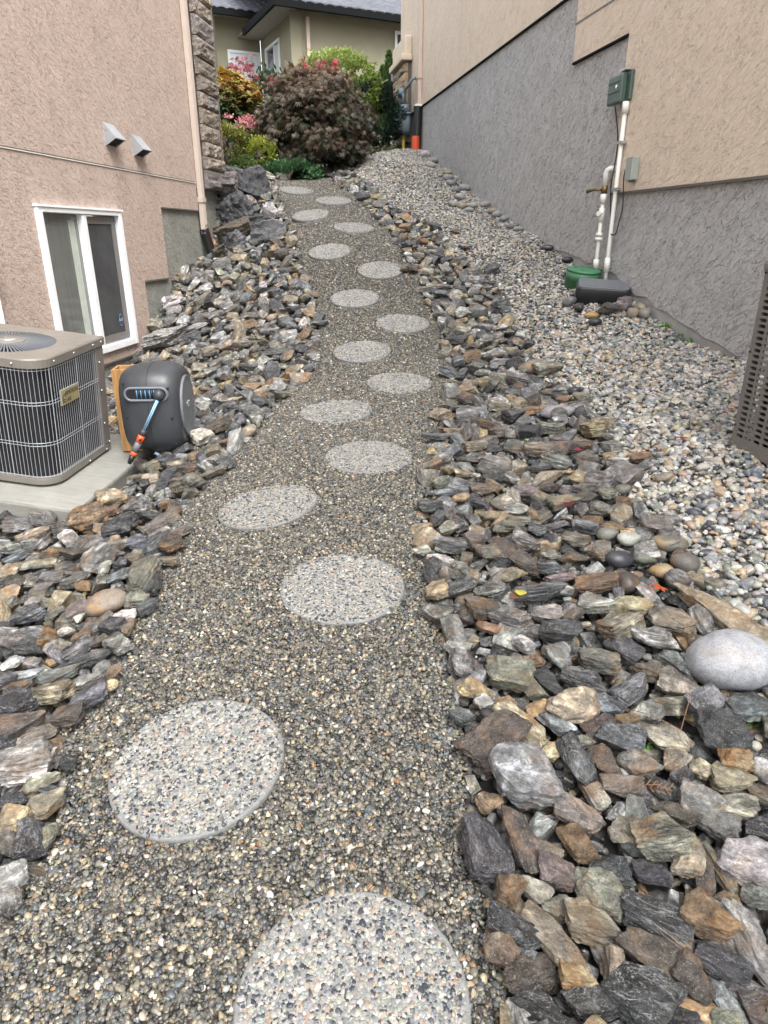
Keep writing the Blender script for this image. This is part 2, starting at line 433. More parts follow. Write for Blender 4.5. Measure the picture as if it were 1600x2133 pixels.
ctl += [(1.85, 3.3, .56), (2.85, 3.4, .62), (3.2, 1.5, .42), (3.4, 0, .28), (3.4, -2, .12), (1.6, 1.6, .30), (1.5, 0.4, .16)]
for q in [(312, 695), (345, 618), (395, 562), (438, 530), (262, 765)]:
    p = onwall(*q, LW); ctl.append((p[0], p[1], p[2])); ctl.append((p[0] - 1.5, p[1], p[2]))
ctl += [(-2.9, 5.2, .16), (-2.2, 5.0, .17), (-1.95, 4.2, .12), (-1.5, 4.4, .22), (-1.45, 3.4, .13), (-2.2, 3.2, .05), (-3.1, 3.4, .05), (-1.6, 2.4, .10), (-2.6, 2.0, .02), (-3.3, 2, 0), (-1.3, 1.4, .10), (-1.6, .4, .0), (-3.5, 0, -.05), (-3.5, -2, -.2),
        (-2.3, 10.3, 2.15), (-3.5, 10.8, 2.3), (-1.95, 11.4, 2.45), (-2.0, 12.6, 2.6), (-3.5, 13, 2.7), (-1.0, 13.4, 2.75), (0.2, 12.6, 2.75), (0.0, 14, 3.0), (0.6, 16.6, 3.3), (-2, 17, 3.3), (-5, 17, 3.2), (2, 19, 3.5), (-4, 22, 3.9), (3, 24, 4.1), (-9, 22, 3.8), (8, 28, 4.2), (-8, 30, 4.2), (8, 18, 3.4), (8, 10, 2.2), (8, 3, .6), (8, -3, .1), (-9, -3, -.3), (-9, 4, .1), (-9, 10, 2.0)]
ctl = np.array(ctl)
def _tps(r2): return np.where(r2 > 1e-12, r2 * np.log(np.maximum(r2, 1e-12)) * 0.5, 0)
_P = ctl[:, :2]; _n = len(_P)
_K = _tps(((_P[:, None] - _P[None]) ** 2).sum(-1)) + np.eye(_n) * 0.02
_A = np.zeros((_n + 3, _n + 3)); _A[:_n, :_n] = _K; _A[:_n, _n] = 1; _A[:_n, _n + 1:] = _P; _A[_n:, :_n] = _A[:_n, _n:].T
_W = np.linalg.solve(_A, np.concatenate([ctl[:, 2], np.zeros(3)]))
GX = np.arange(-9, 9.01, 0.06); GY = np.arange(-3, 30.01, 0.06)
_gx, _gy = np.meshgrid(GX, GY)
HGT = np.zeros(_gx.size)
_q = np.stack([_gx.ravel(), _gy.ravel()], 1)
for i in range(0, len(_q), 8000):
    b_ = _q[i:i + 8000]
    HGT[i:i + 8000] = _tps(((b_[:, None] - _P[None]) ** 2).sum(-1)) @ _W[:_n] + _W[_n] + b_ @ _W[_n + 1:]
HGT = HGT.reshape(_gx.shape)
HGT += 0.012 * np.sin(_gx * 3.1 + 1.3 * np.sin(_gy * 1.7)) * np.sin(_gy * 2.7 + _gx)
def zf(x, y):
    x = np.clip(np.asarray(x, float), -8.99, 8.93); y = np.clip(np.asarray(y, float), -2.99, 29.93)
    fx = (x - GX[0]) / 0.06; fy = (y - GY[0]) / 0.06
    ix = fx.astype(int); iy = fy.astype(int); fx = fx - ix; fy = fy - iy
    return (HGT[iy, ix] * (1 - fx) * (1 - fy) + HGT[iy, ix + 1] * fx * (1 - fy) + HGT[iy + 1, ix] * (1 - fx) * fy + HGT[iy + 1, ix + 1] * fx * fy)
def nf(x, y, e=0.12):
    gx = (zf(x + e, y) - zf(x - e, y)) / (2 * e); gy = (zf(x, y + e) - zf(x, y - e)) / (2 * e)
    n = np.stack([-gx, -gy, np.ones_like(gx)], -1)
    return n / np.linalg.norm(n, axis=-1, keepdims=True)
def at(px, py, dz=0.0):                            # the point of the ground (raised by dz) seen at a place of the photograph
    r = ray(px, py); t = 1.0; st = 0.05
    while t < 40:
        p = r * t
        if p[2] + CAM_H < zf(p[0], p[1]) + dz: break
        t += st
    a, b = t - st, t
    for _ in range(18):
        m_ = (a + b) / 2; p = r * m_
        if p[2] + CAM_H < zf(p[0], p[1]) + dz: b = m_
        else: a = m_
    p = r * a; return np.array([p[0], p[1], p[2] + CAM_H]), a
def inpoly(X, Y, poly):
    poly = np.asarray(poly); r = np.zeros(X.shape, bool); j = len(poly) - 1
    for i in range(len(poly)):
        xi, yi = poly[i]; xj, yj = poly[j]
        c = ((yi > Y) != (yj > Y)) & (X < (xj - xi) * (Y - yi) / (yj - yi + 1e-12) + xi)
        r ^= c; j = i
    return r

pxl = [(-90, 2133), (0, 1905), (100, 1790), (135, 1640), (110, 1510), (200, 1455), (300, 1260), (345, 1160), (385, 1060), (452, 985), (522, 920), (592, 830), (655, 765), (668, 660), (628, 560), (602, 480), (590, 440), (566, 385), (556, 368)]
pxr = [(1085, 2250), (1062, 2133), (1040, 1990), (990, 1830), (962, 1700), (985, 1600), (955, 1500), (935, 1400), (905, 1260), (868, 1140), (885, 1010), (905, 900), (935, 830), (935, 770), (915, 690), (880, 600), (850, 545), (805, 480), (765, 430), (705, 390), (680, 370)]
pxo = [(1660, 1440), (1560, 1330), (1440, 1190), (1370, 1120), (1310, 1060), (1290, 990), (1260, 900), (1225, 850), (1130, 790), (1100, 720), (1050, 640), (1010, 585), (950, 535), (895, 470), (790, 415), (715, 352), (690, 345)]
EL = [tuple(at(*q)[0][:2]) for q in pxl]; ER = [tuple(at(*q)[0][:2]) for q in pxr]; EO = [tuple(at(*q)[0][:2]) for q in pxo]
PATH = [(-1.45, -0.6)] + EL + ER[::-1] + [(0.55, -0.6)]
RROCK = [(0.55, -0.6)] + ER + EO[::-1] + [(2.4, 1.0), (2.6, -0.6)]
def lwx(y): return LW[0] + LW[1] * y
def rwx(y): return RW[0] + RW[1] * y
LROCK = [(-1.45, -0.6)] + EL + [(-1.6, 11.6), (lwx(10.6) + .3, 11.0), (lwx(10.3), 10.3), (lwx(7), 7.0), (lwx(4), 4.0), (lwx(0), 0), (lwx(-.6), -.6)]
RGRAV = [(2.6, -0.6), (2.4, 1.0)] + EO + [(-0.55, 12.2), (-0.35, 13.4), (0.1, 14.5), (0.45, 16.0), (0.6, 17.5), (rwx(17), 17), (rwx(12), 12), (rwx(6), 6), (rwx(0), 0), (rwx(-.6), -.6)]

xs = np.concatenate([[-400, -120, -40, -16], np.arange(-9, -3.5, .3), np.arange(-3.5, 3.5, .07), np.arange(3.5, 9.01, .3), [16, 40, 120, 400]])
ys = np.concatenate([[-120, -30, -8], np.arange(-3, 15, .07), np.arange(15, 30.01, .4), [45, 90, 200, 600]])
gx, gy = np.meshgrid(xs, ys); gz = zf(gx, gy)
gz = np.where(inpoly(gx, gy, LROCK) | inpoly(gx, gy, RROCK), gz - 0.03, gz)
nx, ny = len(xs), len(ys)
me = bpy.data.meshes.new('ground')
idx = np.arange(nx * ny).reshape(ny, nx)
quads = np.stack([idx[:-1, :-1], idx[:-1, 1:], idx[1:, 1:], idx[1:, :-1]], -1).reshape(-1, 4)
me.from_pydata(np.stack([gx, gy, gz], -1).reshape(-1, 3).tolist(), [], quads.tolist())
me.polygons.foreach_set('use_smooth', [True] * len(quads))
me.materials.append(M['soil'])
ground = bpy.data.objects.new('ground', me); COL.objects.link(ground); ground['kind'] = 'structure'

# the gravel path's bed, a sheet just above the ground
gx2, gy2 = np.meshgrid(np.arange(-2.2, 1.2, .05), np.arange(-.6, 12.4, .05))
ins = inpoly(gx2, gy2, PATH); nx, ny = gx2.shape[1], gx2.shape[0]
idx = np.arange(nx * ny).reshape(ny, nx)
ok = ins[:-1, :-1] & ins[1:, :-1] & ins[1:, 1:] & ins[:-1, 1:]
quads = np.stack([idx[:-1, :-1], idx[:-1, 1:], idx[1:, 1:], idx[1:, :-1]], -1)[ok]
used = np.unique(quads); remap = -np.ones(nx * ny, int); remap[used] = np.arange(len(used))
P3 = np.stack([gx2, gy2, zf(gx2, gy2) + 0.004], -1).reshape(-1, 3)[used]
me = bpy.data.meshes.new('path'); me.from_pydata(P3.tolist(), [], remap[quads].tolist())
me.polygons.foreach_set('use_smooth', [True] * len(quads)); me.materials.append(M['pathbed'])
path = bpy.data.objects.new('path', me); COL.objects.link(path); path['kind'] = 'structure'

# ---------------------------------------------------------------- houses
def wall_frame(wl):
    d = Vector((wl[1], 1, 0)).normalized(); k = math.sqrt(1 + wl[1] ** 2)
    return (wl[0], 0, 0), (0, 0, math.atan2(d.y, d.x)), k
LORG, LROT, LK = wall_frame(LW)        # local x runs up the slope along the wall; -y is outwards (towards the path)
RORG, RROT, RK = wall_frame(RW)        # local x runs up the slope along the wall; +y is outwards
def lp(y): return y * LK
def rp(y): return y * RK
def grid_wall(xs, zs, inside, y_face, y_back):
    """a slab whose outline follows the grid cells for which inside(x, z) holds; one welded piece"""
    mb = MB(); ids = {}
    def vid(i, k, b):
        if (i, k, b) not in ids:
            ids[i, k, b] = len(mb.v); mb.v.append((xs[i], y_back if b else y_face, zs[k]))
        return ids[i, k, b]
    cell = lambda i, k: 0 <= i < len(xs) - 1 and 0 <= k < len(zs) - 1 and inside((xs[i] + xs[i + 1]) / 2, (zs[k] + zs[k + 1]) / 2)
    def face(*v): mb.f.append(list(v)); mb.m.append(0); mb.sm.append(False)
    for i in range(len(xs) - 1):
        for k in range(len(zs) - 1):
            if not cell(i, k): continue
            face(vid(i, k, 0), vid(i + 1, k, 0), vid(i + 1, k + 1, 0), vid(i, k + 1, 0))
            face(vid(i, k, 1), vid(i, k + 1, 1), vid(i + 1, k + 1, 1), vid(i + 1, k, 1))
            if not cell(i - 1, k): face(vid(i, k, 0), vid(i, k + 1, 0), vid(i, k + 1, 1), vid(i, k, 1))
            if not cell(i + 1, k): face(vid(i + 1, k, 0), vid(i + 1, k, 1), vid(i + 1, k + 1, 1), vid(i + 1, k + 1, 0))
            if not cell(i, k - 1): face(vid(i, k, 0), vid(i, k, 1), vid(i + 1, k, 1), vid(i + 1, k, 0))
            if not cell(i, k + 1): face(vid(i, k + 1, 0), vid(i + 1, k + 1, 0), vid(i + 1, k + 1, 1), vid(i, k + 1, 1))
    return mb

# ---- pink house on the left
hl = empty('pink_house', LORG, LROT, 'pink stucco house wall with sliding window, metal vents and stone-clad corner', 'house')
wx0, wx1, wz0, wz1 = lp(5.94), lp(7.29), 0.585, 1.815
E1, E2, E3, E4 = lp(7.69), lp(8.31), lp(9.42), lp(10.36)
def pink_in(x, z):
    if wx0 < x < wx1 and wz0 < z < wz1: return False
    if x < E1: return z > 0.44
    if x < E2: return z > 1.145
    if x < E3: return z > 1.895
    return z > 2.15
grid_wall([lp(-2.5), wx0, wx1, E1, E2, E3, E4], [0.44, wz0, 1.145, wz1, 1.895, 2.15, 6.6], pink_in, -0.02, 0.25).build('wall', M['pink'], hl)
grid_wall([lp(-2.5), wx0, wx1, E4 - .01], [-1.2, wz0, wz1, 3.0], lambda x, z: not (wx0 < x < wx1 and wz0 < z < wz1), .003, .24).build('foundation', M['greyl'], hl)
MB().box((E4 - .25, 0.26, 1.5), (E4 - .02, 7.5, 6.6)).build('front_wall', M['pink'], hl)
for x0, x1, z in ((lp(-2.5), E1 + .01, .44), (E1, E2 + .01, 1.145), (E2, E3, 1.895)):
    MB().box((x0, -0.028, z - .016), (x1, 0.002, z - .001)).build('flashing', M['trimd'], hl)
t = MB(); t.box((lp(-2.5), -0.023, 2.208), (E3 - .02, -0.0205, 2.218)); t.build('reveal_joint', M['trimd'], hl)
MB().box((lp(-2.5), -0.028, 2.201), (E3 - .02, -0.0207, 2.2075)).build('joint_bead', M['pvc'], hl)
# window
wf = MB()
fw = .042
wf.box((wx0 - .02, -.055, wz0 - .04), (wx0 + fw, .05, wz1 + .0)); wf.box((wx1 - fw, -.055, wz0 - .04), (wx1 + .02, .05, wz1))
wf.box((wx0 + fw, -.055, wz1 - fw), (wx1 - fw, .05, wz1)); wf.box((wx0 + fw, -.055, wz0 - .04), (wx1 - fw, .05, wz0 + fw - .02))
win = wf.build('window', M['white'], hl, bevel=.006)
win['label'] = 'white sliding window with an insect screen on one half'
wm = (wx0 + wx1) / 2 - .03
MB().box((wm, -.045, wz0 + fw - .02), (wm + .07, .04, wz1 - fw)).build('meeting_rail', M['white'], win, bevel=.006)
MB().box((wx0 - .03, -.065, wz1), (wx1 + .03, .03, wz1 + .018)).build('drip_cap', M['white'], win)
MB().box((wx0 + fw, .012, wz0 + fw - .02), (wm, .018, wz1 - fw)).build('pane', M['glass'], win)
MB().box((wm - .16, .008, wz0 + fw), (wm - .06, .0105, wz1 - fw - .05)).build('curtain', M['curtain'], win)
s_ = MB(); a0, a1 = wm + .07, wx1 - fw; s_.box((a0, -.005, wz0 + .10), (a1 - .1, 0.0, wz1 - fw - .075)); s_.build('insect_screen', M['screen'], win)
sf = MB(); sf.box((a0, -.014, wz1 - fw - .075), (a1 - .05, .006, wz1 - fw - .015)); sf.box((a1 - .1, -.014, wz0 + .04), (a1 - .05, .006, wz1 - fw - .076)); sf.box((a0, -.014, wz0 + .04), (a1 - .1005, .006, wz0 + .1))
sf.build('screen_frame', M['tan2'], win)
MB().box((a1 - .049, .0, wz0 + fw - .01), (a1, .03, wz1 - fw)).build('sash', M['charl'], win)
oc = [(math.cos(R(22.5 + 45 * k)) * .045, math.sin(R(22.5 + 45 * k)) * .075) for k in range(8)]
stx, stz = a1 - .17, wz0 + .22
stk = MB().prism([(stx + x, stz + z) for x, z in oc], -.0095, -.006).build('sticker', M['navy'], win)
MB().prism([(stx + x * .82, stz + z * .82) for x, z in oc], -.0100, -.0096).build('sticker_border', M['bluel'], stk)
MB().prism([(stx + x * .76, stz + z * .76) for x, z in oc], -.0106, -.0101).build('sticker_field', M['navy'], stk)
def text(name, body, size, mat, parent, loc, rot, extrude=.0006, sx=1.0, align='CENTER'):
    cu = bpy.data.curves.new(name, 'FONT'); cu.body = body; cu.size = size; cu.extrude = extrude; cu.align_x = align; cu.align_y = 'CENTER'
    cu.materials.append(mat)
    tmp = bpy.data.objects.new(name, cu); COL.objects.link(tmp)
    me = bpy.data.meshes.new_from_object(tmp.evaluated_get(bpy.context.evaluated_depsgraph_get()))
    bpy.data.objects.remove(tmp); me.name = name
    if not me.materials: me.materials.append(mat)
    o = bpy.data.objects.new(name, me); COL.objects.link(o); o.parent = parent; o.location = loc; o.rotation_euler = rot; o.scale = (sx, 1, 1)
    return o
text('sticker_text', 'ADT', .038, M['bluel'], stk, (stx, -.0112, stz), (R(90), 0, 0), .0004)
# dryer and kitchen vents: open-bottomed metal hoods
for y, zt in ((7.24, 2.585), (7.80, 2.55)):
    x0, x1 = lp(y), lp(y) + .20; zb = zt - .20; o_ = -.135
    v = MB(); th_ = .004
    v.add([(x0, -.02, zt), (x1, -.02, zt), (x1, o_, zb + .065), (x0, o_, zb + .065), (x0, -.02, zb), (x1, -.02, zb), (x0 + .008, -.022, zt - .012), (x1 - .008, -.022, zt - .012), (x1 - .008, o_ + .012, zb + .06), (x0 + .008, o_ + .012, zb + .06), (x0 + .008, -.022, zb), (x1 - .008, -.022, zb)],
          [(0, 1, 2, 3), (0, 3, 4), (1, 5, 2), (6, 9, 8, 7), (6, 10, 9), (7, 8, 11), (3, 2, 8, 9), (3, 9, 10, 4), (2, 5, 11, 8), (4, 10, 6, 0), (5, 1, 7, 11), (0, 6, 7, 1)])
    vh = v.build('vent_hood', M['galv'], hl)
    MB().add([(x0 + .009, -.0225, zb + .012), (x1 - .009, -.0225, zb + .012), (x1 - .009, o_ + .014, zb + .068), (x0 + .009, o_ + .014, zb + .068)], [(0, 1, 2, 3)]).build('damper', M['void'], vh)
# downspout and its drain hose
gx0 = lp(9.43); gx1 = gx0 + .085
d = MB(); d.box((gx0, -.085, 1.62), (gx1, -.026, 6.6))
for k in range(4): d.box((gx0 + .008 + k * .019, -.091, 1.72), (gx0 + .02 + k * .019, -.0855, 6.6))
ds = d.build('downspout', M['gut'], hl, bevel=.004)
MB().box((gx0 - .012, -.098, 1.985), (gx1 + .012, -.021, 2.045)).build('strap', M['gut'], ds, bevel=.003)
def hose(p0, p1, r, rib, mid=None):
    p0, p1 = Vector(p0), Vector(p1); n = int((p1 - p0).length / rib) * 2; pts, rs = [], []
    for i in range(n + 1):
        t_ = i / n
        pts.append(p0.lerp(p1, t_) if mid is None else (p0 * (1 - t_) ** 2 + Vector(mid) * 2 * t_ * (1 - t_) + p1 * t_ * t_)); rs.append(r if i % 2 else r * .84)
    return pts, rs
pts, rs = hose((gx0 + .042, -.055, 1.68), (gx0 + .14, -.12, 1.24), .062, .022)
ho = MB().tube(pts, rs, 18).build('drain_hose', M['black'], ds)
stp = MB()
for i in range(1, len(pts) - 1, 2):
    p = pts[i] + Vector((.028, -.051, 0)); stp.ball(p, .011, 6, 0, (1.25, .6, .7))
stp.build('orange_stripe', M['orange'], ho)
# stone cladding at the corner
def stone_piece(mb, x0, x1, z0, z1, depth, out=-1, base=0.0, seed=0, ax='x'):
    rr = random.Random(seed); n, m_ = 9, 6; vs = []
    from mathutils import noise as mn; fs = []
    for layer in (0, 1):
        for k in range(m_ + 1):
            for i in range(n + 1):
                u, w_ = i / n, k / m_
                e = min(u, 1 - u, w_, 1 - w_)
                dd = 0 if layer == 0 else depth * (0.72 if e == 0 else 1.0) + (depth * (.38 * mn.noise(Vector((u * 3.2 + seed, w_ * 2.4, seed * .7))) + .25 * mn.noise(Vector((u * 9 + seed, w_ * 7, 3)))) if e > 0 else 0)
                jx, jz = rr.uniform(-.004, .004), rr.uniform(-.004, .004)
                p = (x0 + (x1 - x0) * u + jx, base + out * dd, z0 + (z1 - z0) * w_ + jz)
                vs.append(p if ax == 'x' else (p[1], p[0], p[2]))
    W = n + 1; T = W * (m_ + 1)
    for k in range(m_):
        for i in range(n):
            a = k * W + i; fs.append((T + a, T + a + 1, T + a + 1 + W, T + a + W)); fs.append((a, a + W, a + W + 1, a + 1))
    for i in range(n):
        a = i; b = m_ * W + i
        fs.append((a, a + 1, T + a + 1, T + a)); fs.append((b, T + b, T + b + 1, b + 1))
    for k in range(m_):
        a = k * W; b = k * W + n
        fs.append((a, T + a, T + a + W, a + W)); fs.append((b, b + W, T + b + W, T + b))
    mb.add(vs, fs)
def add_rock_attrs(o, colf, par, seed=0, scl=1.0):
    me = o.data; n = len(me.vertices); co = np.zeros(n * 3); me.vertices.foreach_get('co', co); co = co.reshape(-1, 3)
    rr = np.random.default_rng(seed)
    a = me.attributes.new('lc', 'FLOAT_VECTOR', 'POINT'); a.data.foreach_set('vector', (co * scl + rr.uniform(0, 40, 3)).ravel())
    a = me.attributes.new('col', 'FLOAT_COLOR', 'POINT'); a.data.foreach_set('color', np.tile([*colf, 1.0], n))
    a = me.attributes.new('par', 'FLOAT_VECTOR', 'POINT'); a.data.foreach_set('vector', np.tile(par, n).astype(float))
cl = MB().box((lp(9.70), -.055, 2.17), (E4 + .03, -.0205, 6.6)).build('stone_cladding', M['mortar'], hl)
z = 2.15; k = 0; cx0 = lp(9.66)
while z < 6.5:
    h = random.choice((.15, .19, .22, .17)) if k else .23
    wd = .62 + random.uniform(-.03, .05) + (.05 if k < 2 else 0)
    sx = cx0 + (0 if k > 1 else -.02) + random.uniform(-.015, .015)
    cuts = [sx, sx + wd] if random.random() < .5 or k == 0 else [sx, sx + random.uniform(.14, .4), sx + wd]
    for a_, b_ in zip(cuts[:-1], cuts[1:]):
        mb = MB(); stone_piece(mb, a_ + .006, b_ - .006, z + .006, z + h - .006, .06 + random.uniform(-.008, .014) + (.02 if k < 2 else 0), -1, -.052, k * 7 + int(a_ * 50))
        o = mb.build('cladding_stone', M['rock'], cl)
        q = random.choice([(.20, .17, .145), (.24, .20, .165), (.15, .135, .13), (.26, .21, .16), (.19, .175, .17)])
        add_rock_attrs(o, q, (.15, .25 * random.random(), .3), k + 3)
    # short returns round the front corner
    mb = MB(); stone_piece(mb, -.05, .5 + .1 * (k % 2), z + .006, z + h - .006, .07, 1, E4 + .05 , k * 3 + 1, 'y')
    o = mb.build('cladding_stone', M['rock'], cl); add_rock_attrs(o, (.2, .175, .15), (.15, .2, .3), k + 90)
    z += h; k += 1

# ---- beige house on the right
hr = empty('beige_house', RORG, RROT, 'beige and grey stucco house wall stepping down the slope, with black-hosed downspout', 'house')
S1, S2, SE = rp(7.04), rp(8.14), rp(16.62)
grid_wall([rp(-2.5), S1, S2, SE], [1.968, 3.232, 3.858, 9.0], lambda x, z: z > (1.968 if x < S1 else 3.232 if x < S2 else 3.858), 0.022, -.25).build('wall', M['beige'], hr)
rag = [(1166, 522), (1178, 526), (1192, 529), (1207, 539), (1223, 546), (1236, 549), (1248, 560), (1266, 563), (1285, 574), (1296, 594), (1307, 601), (1325, 613), (1347, 621), (1366, 640), (1389, 650), (1408, 667), (1431, 676), (1450, 693), (1468, 700), (1490, 715), (1513, 724), (1544, 750)]
gp = [(SE - .01, 3.0)] + [(rp(onwall(*q, RW)[1]), onwall(*q, RW)[2]) for q in [(880, 330), (975, 410), (1080, 486), (1140, 520)]]
gp += [(rp(onwall(*q, RW)[1]) , onwall(*q, RW)[2] + .012 * math.sin(i * 2.7)) for i, q in enumerate(rag)]
gp += [(rp(4.5), .70), (rp(3), .6), (rp(-2.5), .3), (rp(-2.5), 1.9), (rp(-2.5), 4.2), (SE - .01, 4.2)]
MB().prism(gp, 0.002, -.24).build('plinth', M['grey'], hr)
MB().box((rp(-2.5), -.23, -.6), (SE - .03, -.012, 2.9)).build('foundation', M['found'], hr)
for x0, x1, z in ((rp(-2.5), S1, 1.968), (S1, S2, 3.232), (S2, SE - .4, 3.858)):
    MB().box((x0, 0.003, z - .020), (x1, .032, z - .002)).build('flashing', M['trimd'] if x0 < 5 else M['fascia'], hr)
MB().box((S2 - 4.5, .0225, 3.556), (S2 + .02, .026, 3.572)).build('reveal_joint', M['trimd'], hr)
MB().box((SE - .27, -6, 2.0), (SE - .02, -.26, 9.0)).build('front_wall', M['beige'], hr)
dx = rp(14.72)
d = MB(); d.box((dx - .05, .026, 3.88), (dx + .05, .10, 9.0)); dsr = d.build('downspout', M['gutr'], hr, bevel=.006)
MB().box((dx - .065, .022, 4.30), (dx + .065, .112, 4.34)).build('strap', M['gutr'], dsr)
MB().box((dx - .085, .024, 3.845), (dx + .085, .16, 3.88)).build('adapter', M['pvc'], dsr)
pts, rs = hose((dx, .088, 3.86), (dx + .005, .10, 3.14), .085, .03)
MB().tube(pts, rs, 18).build('drain_hose', M['black'], dsr)
# stone pilaster with its cap
pa, pb = rp(15.55), SE + .12
pz0 = 3.35; capz = onwall(850, 138, RW)[2]
pi_ = MB().box((pa + .02, .0225, pz0), (pb - .02, .10, capz - .02)).build('pilaster', M['mortar'], hr)
z = pz0; k = 0
while z < capz - .08:
    h = min(random.choice((.18, .22, .26)), capz - .03 - z)
    cuts = [pa, (pa + pb) / 2 + random.uniform(-.3, .3), pb]
    for a_, b_ in zip(cuts[:-1], cuts[1:]):
        mb = MB(); stone_piece(mb, a_ + .008, b_ - .008, z + .008, z + h - .008, .075, 1, .10, k * 11 + 5)
        o = mb.build('pilaster_stone', M['rock'], pi_); add_rock_attrs(o, random.choice([(.36, .26, .16), (.30, .22, .14), (.40, .31, .21), (.27, .22, .18)]), (.1, .3, .1), k + 40)
        k += 1
    z += h
MB().box((pa - .05, .0235, capz), (pb + .05, .24, capz + .11)).box((pa, .0235, capz + .1102), (pb, .17, capz + .42)).build('pilaster_cap', M['cap'], hr, bevel=.02)

# ---- olive house uphill
KX, KY = -2.27, 21.0
hrot = math.atan2(.423, .906)
ho_ = empty('olive_house', (KX, KY, .06), (0, 0, hrot), 'olive stucco house with grey tile roof, white door and black gutters above the garden', 'house')
def hwall(name, poly, y0, y1, mat): return MB().prism(poly, y0, y1).build(name, mat, ho_)
grid_wall([0, 2.83, 4.1, 10], [3.2, 5.0, 6.74, 6.92], lambda x, z: not (2.83 < x < 4.1 and 5.0 < z < 6.74), 0, .25).build('wall', M['olive'], ho_)
# side of the bay: local x = 0, opening for its window
mb = grid_wall([.26, 1.5, 2.9, 3.4], [3.2, 5.3, 6.62, 6.92], lambda x, z: not (1.5 < x < 2.9 and 5.3 < z < 6.62), 0, -.25)
mb.v = [(-p[1], p[0], p[2]) for p in mb.v]; mb.build('side_wall', M['olive'], ho_)
MB().box((-1.33, 3.41, 3.2), (-.01, 3.66, 7.7)).build('entry_wall', M['olive'], ho_)
MB().box((-1.33, 3.67, 3.2), (-1.08, 9, 8.2)).build('porch_wall', M['olive'], ho_)
MB().box((-.18, -.03, 3.3), (.12, -.001, 6.9)).build('corner_band', M['olive'], ho_)
# bay window
def house_window(x0, x1, z0, z1, y, axis, mul, transom=None, glass='dglass'):
    T = (lambda p: p) if axis == 'y' else (lambda p: (-p[1], p[0], p[2]))
    def bx(mb, a, b):
        pts = [T(a), T(b)]; mb.box(tuple(map(min, zip(*pts))), tuple(map(max, zip(*pts)))); return mb
    f = .07; s = 1 if axis == 'y' else -1
    mb = MB()
    bx(mb, (x0, s * -.03, z0), (x0 + f, s * .08, z1)); bx(mb, (x1 - f, s * -.03, z0), (x1, s * .08, z1)); bx(mb, (x0 + f, s * -.03, z1 - f), (x1 - f, s * .08, z1)); bx(mb, (x0 + f, s * -.03, z0), (x1 - f, s * .08, z0 + f))
    for m_ in mul: bx(mb, (m_ - .03, s * -.02, z0 + f), (m_ + .03, s * .07, (transom or z1 - f)))
    if transom:
        bx(mb, (x0 + f, s * -.02, transom), (x1 - f, s * .07, transom + .12))
        for k in range(1, 5):
            xx = x0 + (x1 - x0) * k / 5; bx(mb, (xx - .012, s * -.01, transom + .12), (xx + .012, s * .06, z1 - f))
    o = mb.build('window', M['white'], ho_)
    g = MB(); bx(g, (x0 + f, s * .03, z0 + f), (x1 - f, s * .04, z1 - f)); g.build('pane', M[glass], o)
    return o
wo = house_window(1.5, 2.9, 5.3, 6.62, 0, 'x', [2.05])
cu_ = MB().box((-.022, 1.6, 5.4), (-.012, 1.98, 6.5)).build('curtain', M['curtain'], wo)
house_window(2.83, 4.1, 5.0, 6.74, 0, 'y', [3.3, 3.75], 6.2)
# entry door
df = MB(); df.box((-1.02, 3.36, 4.3), (-.96, 3.409, 6.62)); df.box((-.10, 3.36, 4.3), (-.04, 3.409, 6.62)); df.box((-.96, 3.36, 6.55), (-.10, 3.409, 6.62))
dr = df.build('door', M['white'], ho_)
MB().box((-.955, 3.385, 4.3), (-.105, 3.408, 6.545)).build('door_glass', M['lglass'], dr)
for z0, z1, a_, b_ in ((6.75, 7.35, 4.2, 5.6), (5.6, 6.55, 4.2, 5.2)):
    mb = MB(); o_ = -1.36
    mb.box((o_, a_, z0), (o_ + .029, a_ + .08, z1)); mb.box((o_, b_ - .08, z0), (o_ + .029, b_, z1)); mb.box((o_, a_ + .08, z1 - .08), (o_ + .029, b_ - .08, z1)); mb.box((o_, a_ + .08, z0), (o_ + .029, b_ - .08, z0 + .08))
    wi = mb.build('window', M['white'], ho_); MB().box((o_ + .012, a_ + .08, z0 + .08), (o_ + .028, b_ - .08, z1 - .08)).build('pane', M['dglass'], wi)
MB().box((.24, -.085, 3.3), (.33, -.005, 6.78)).build('downspout', M['gutr'], ho_)
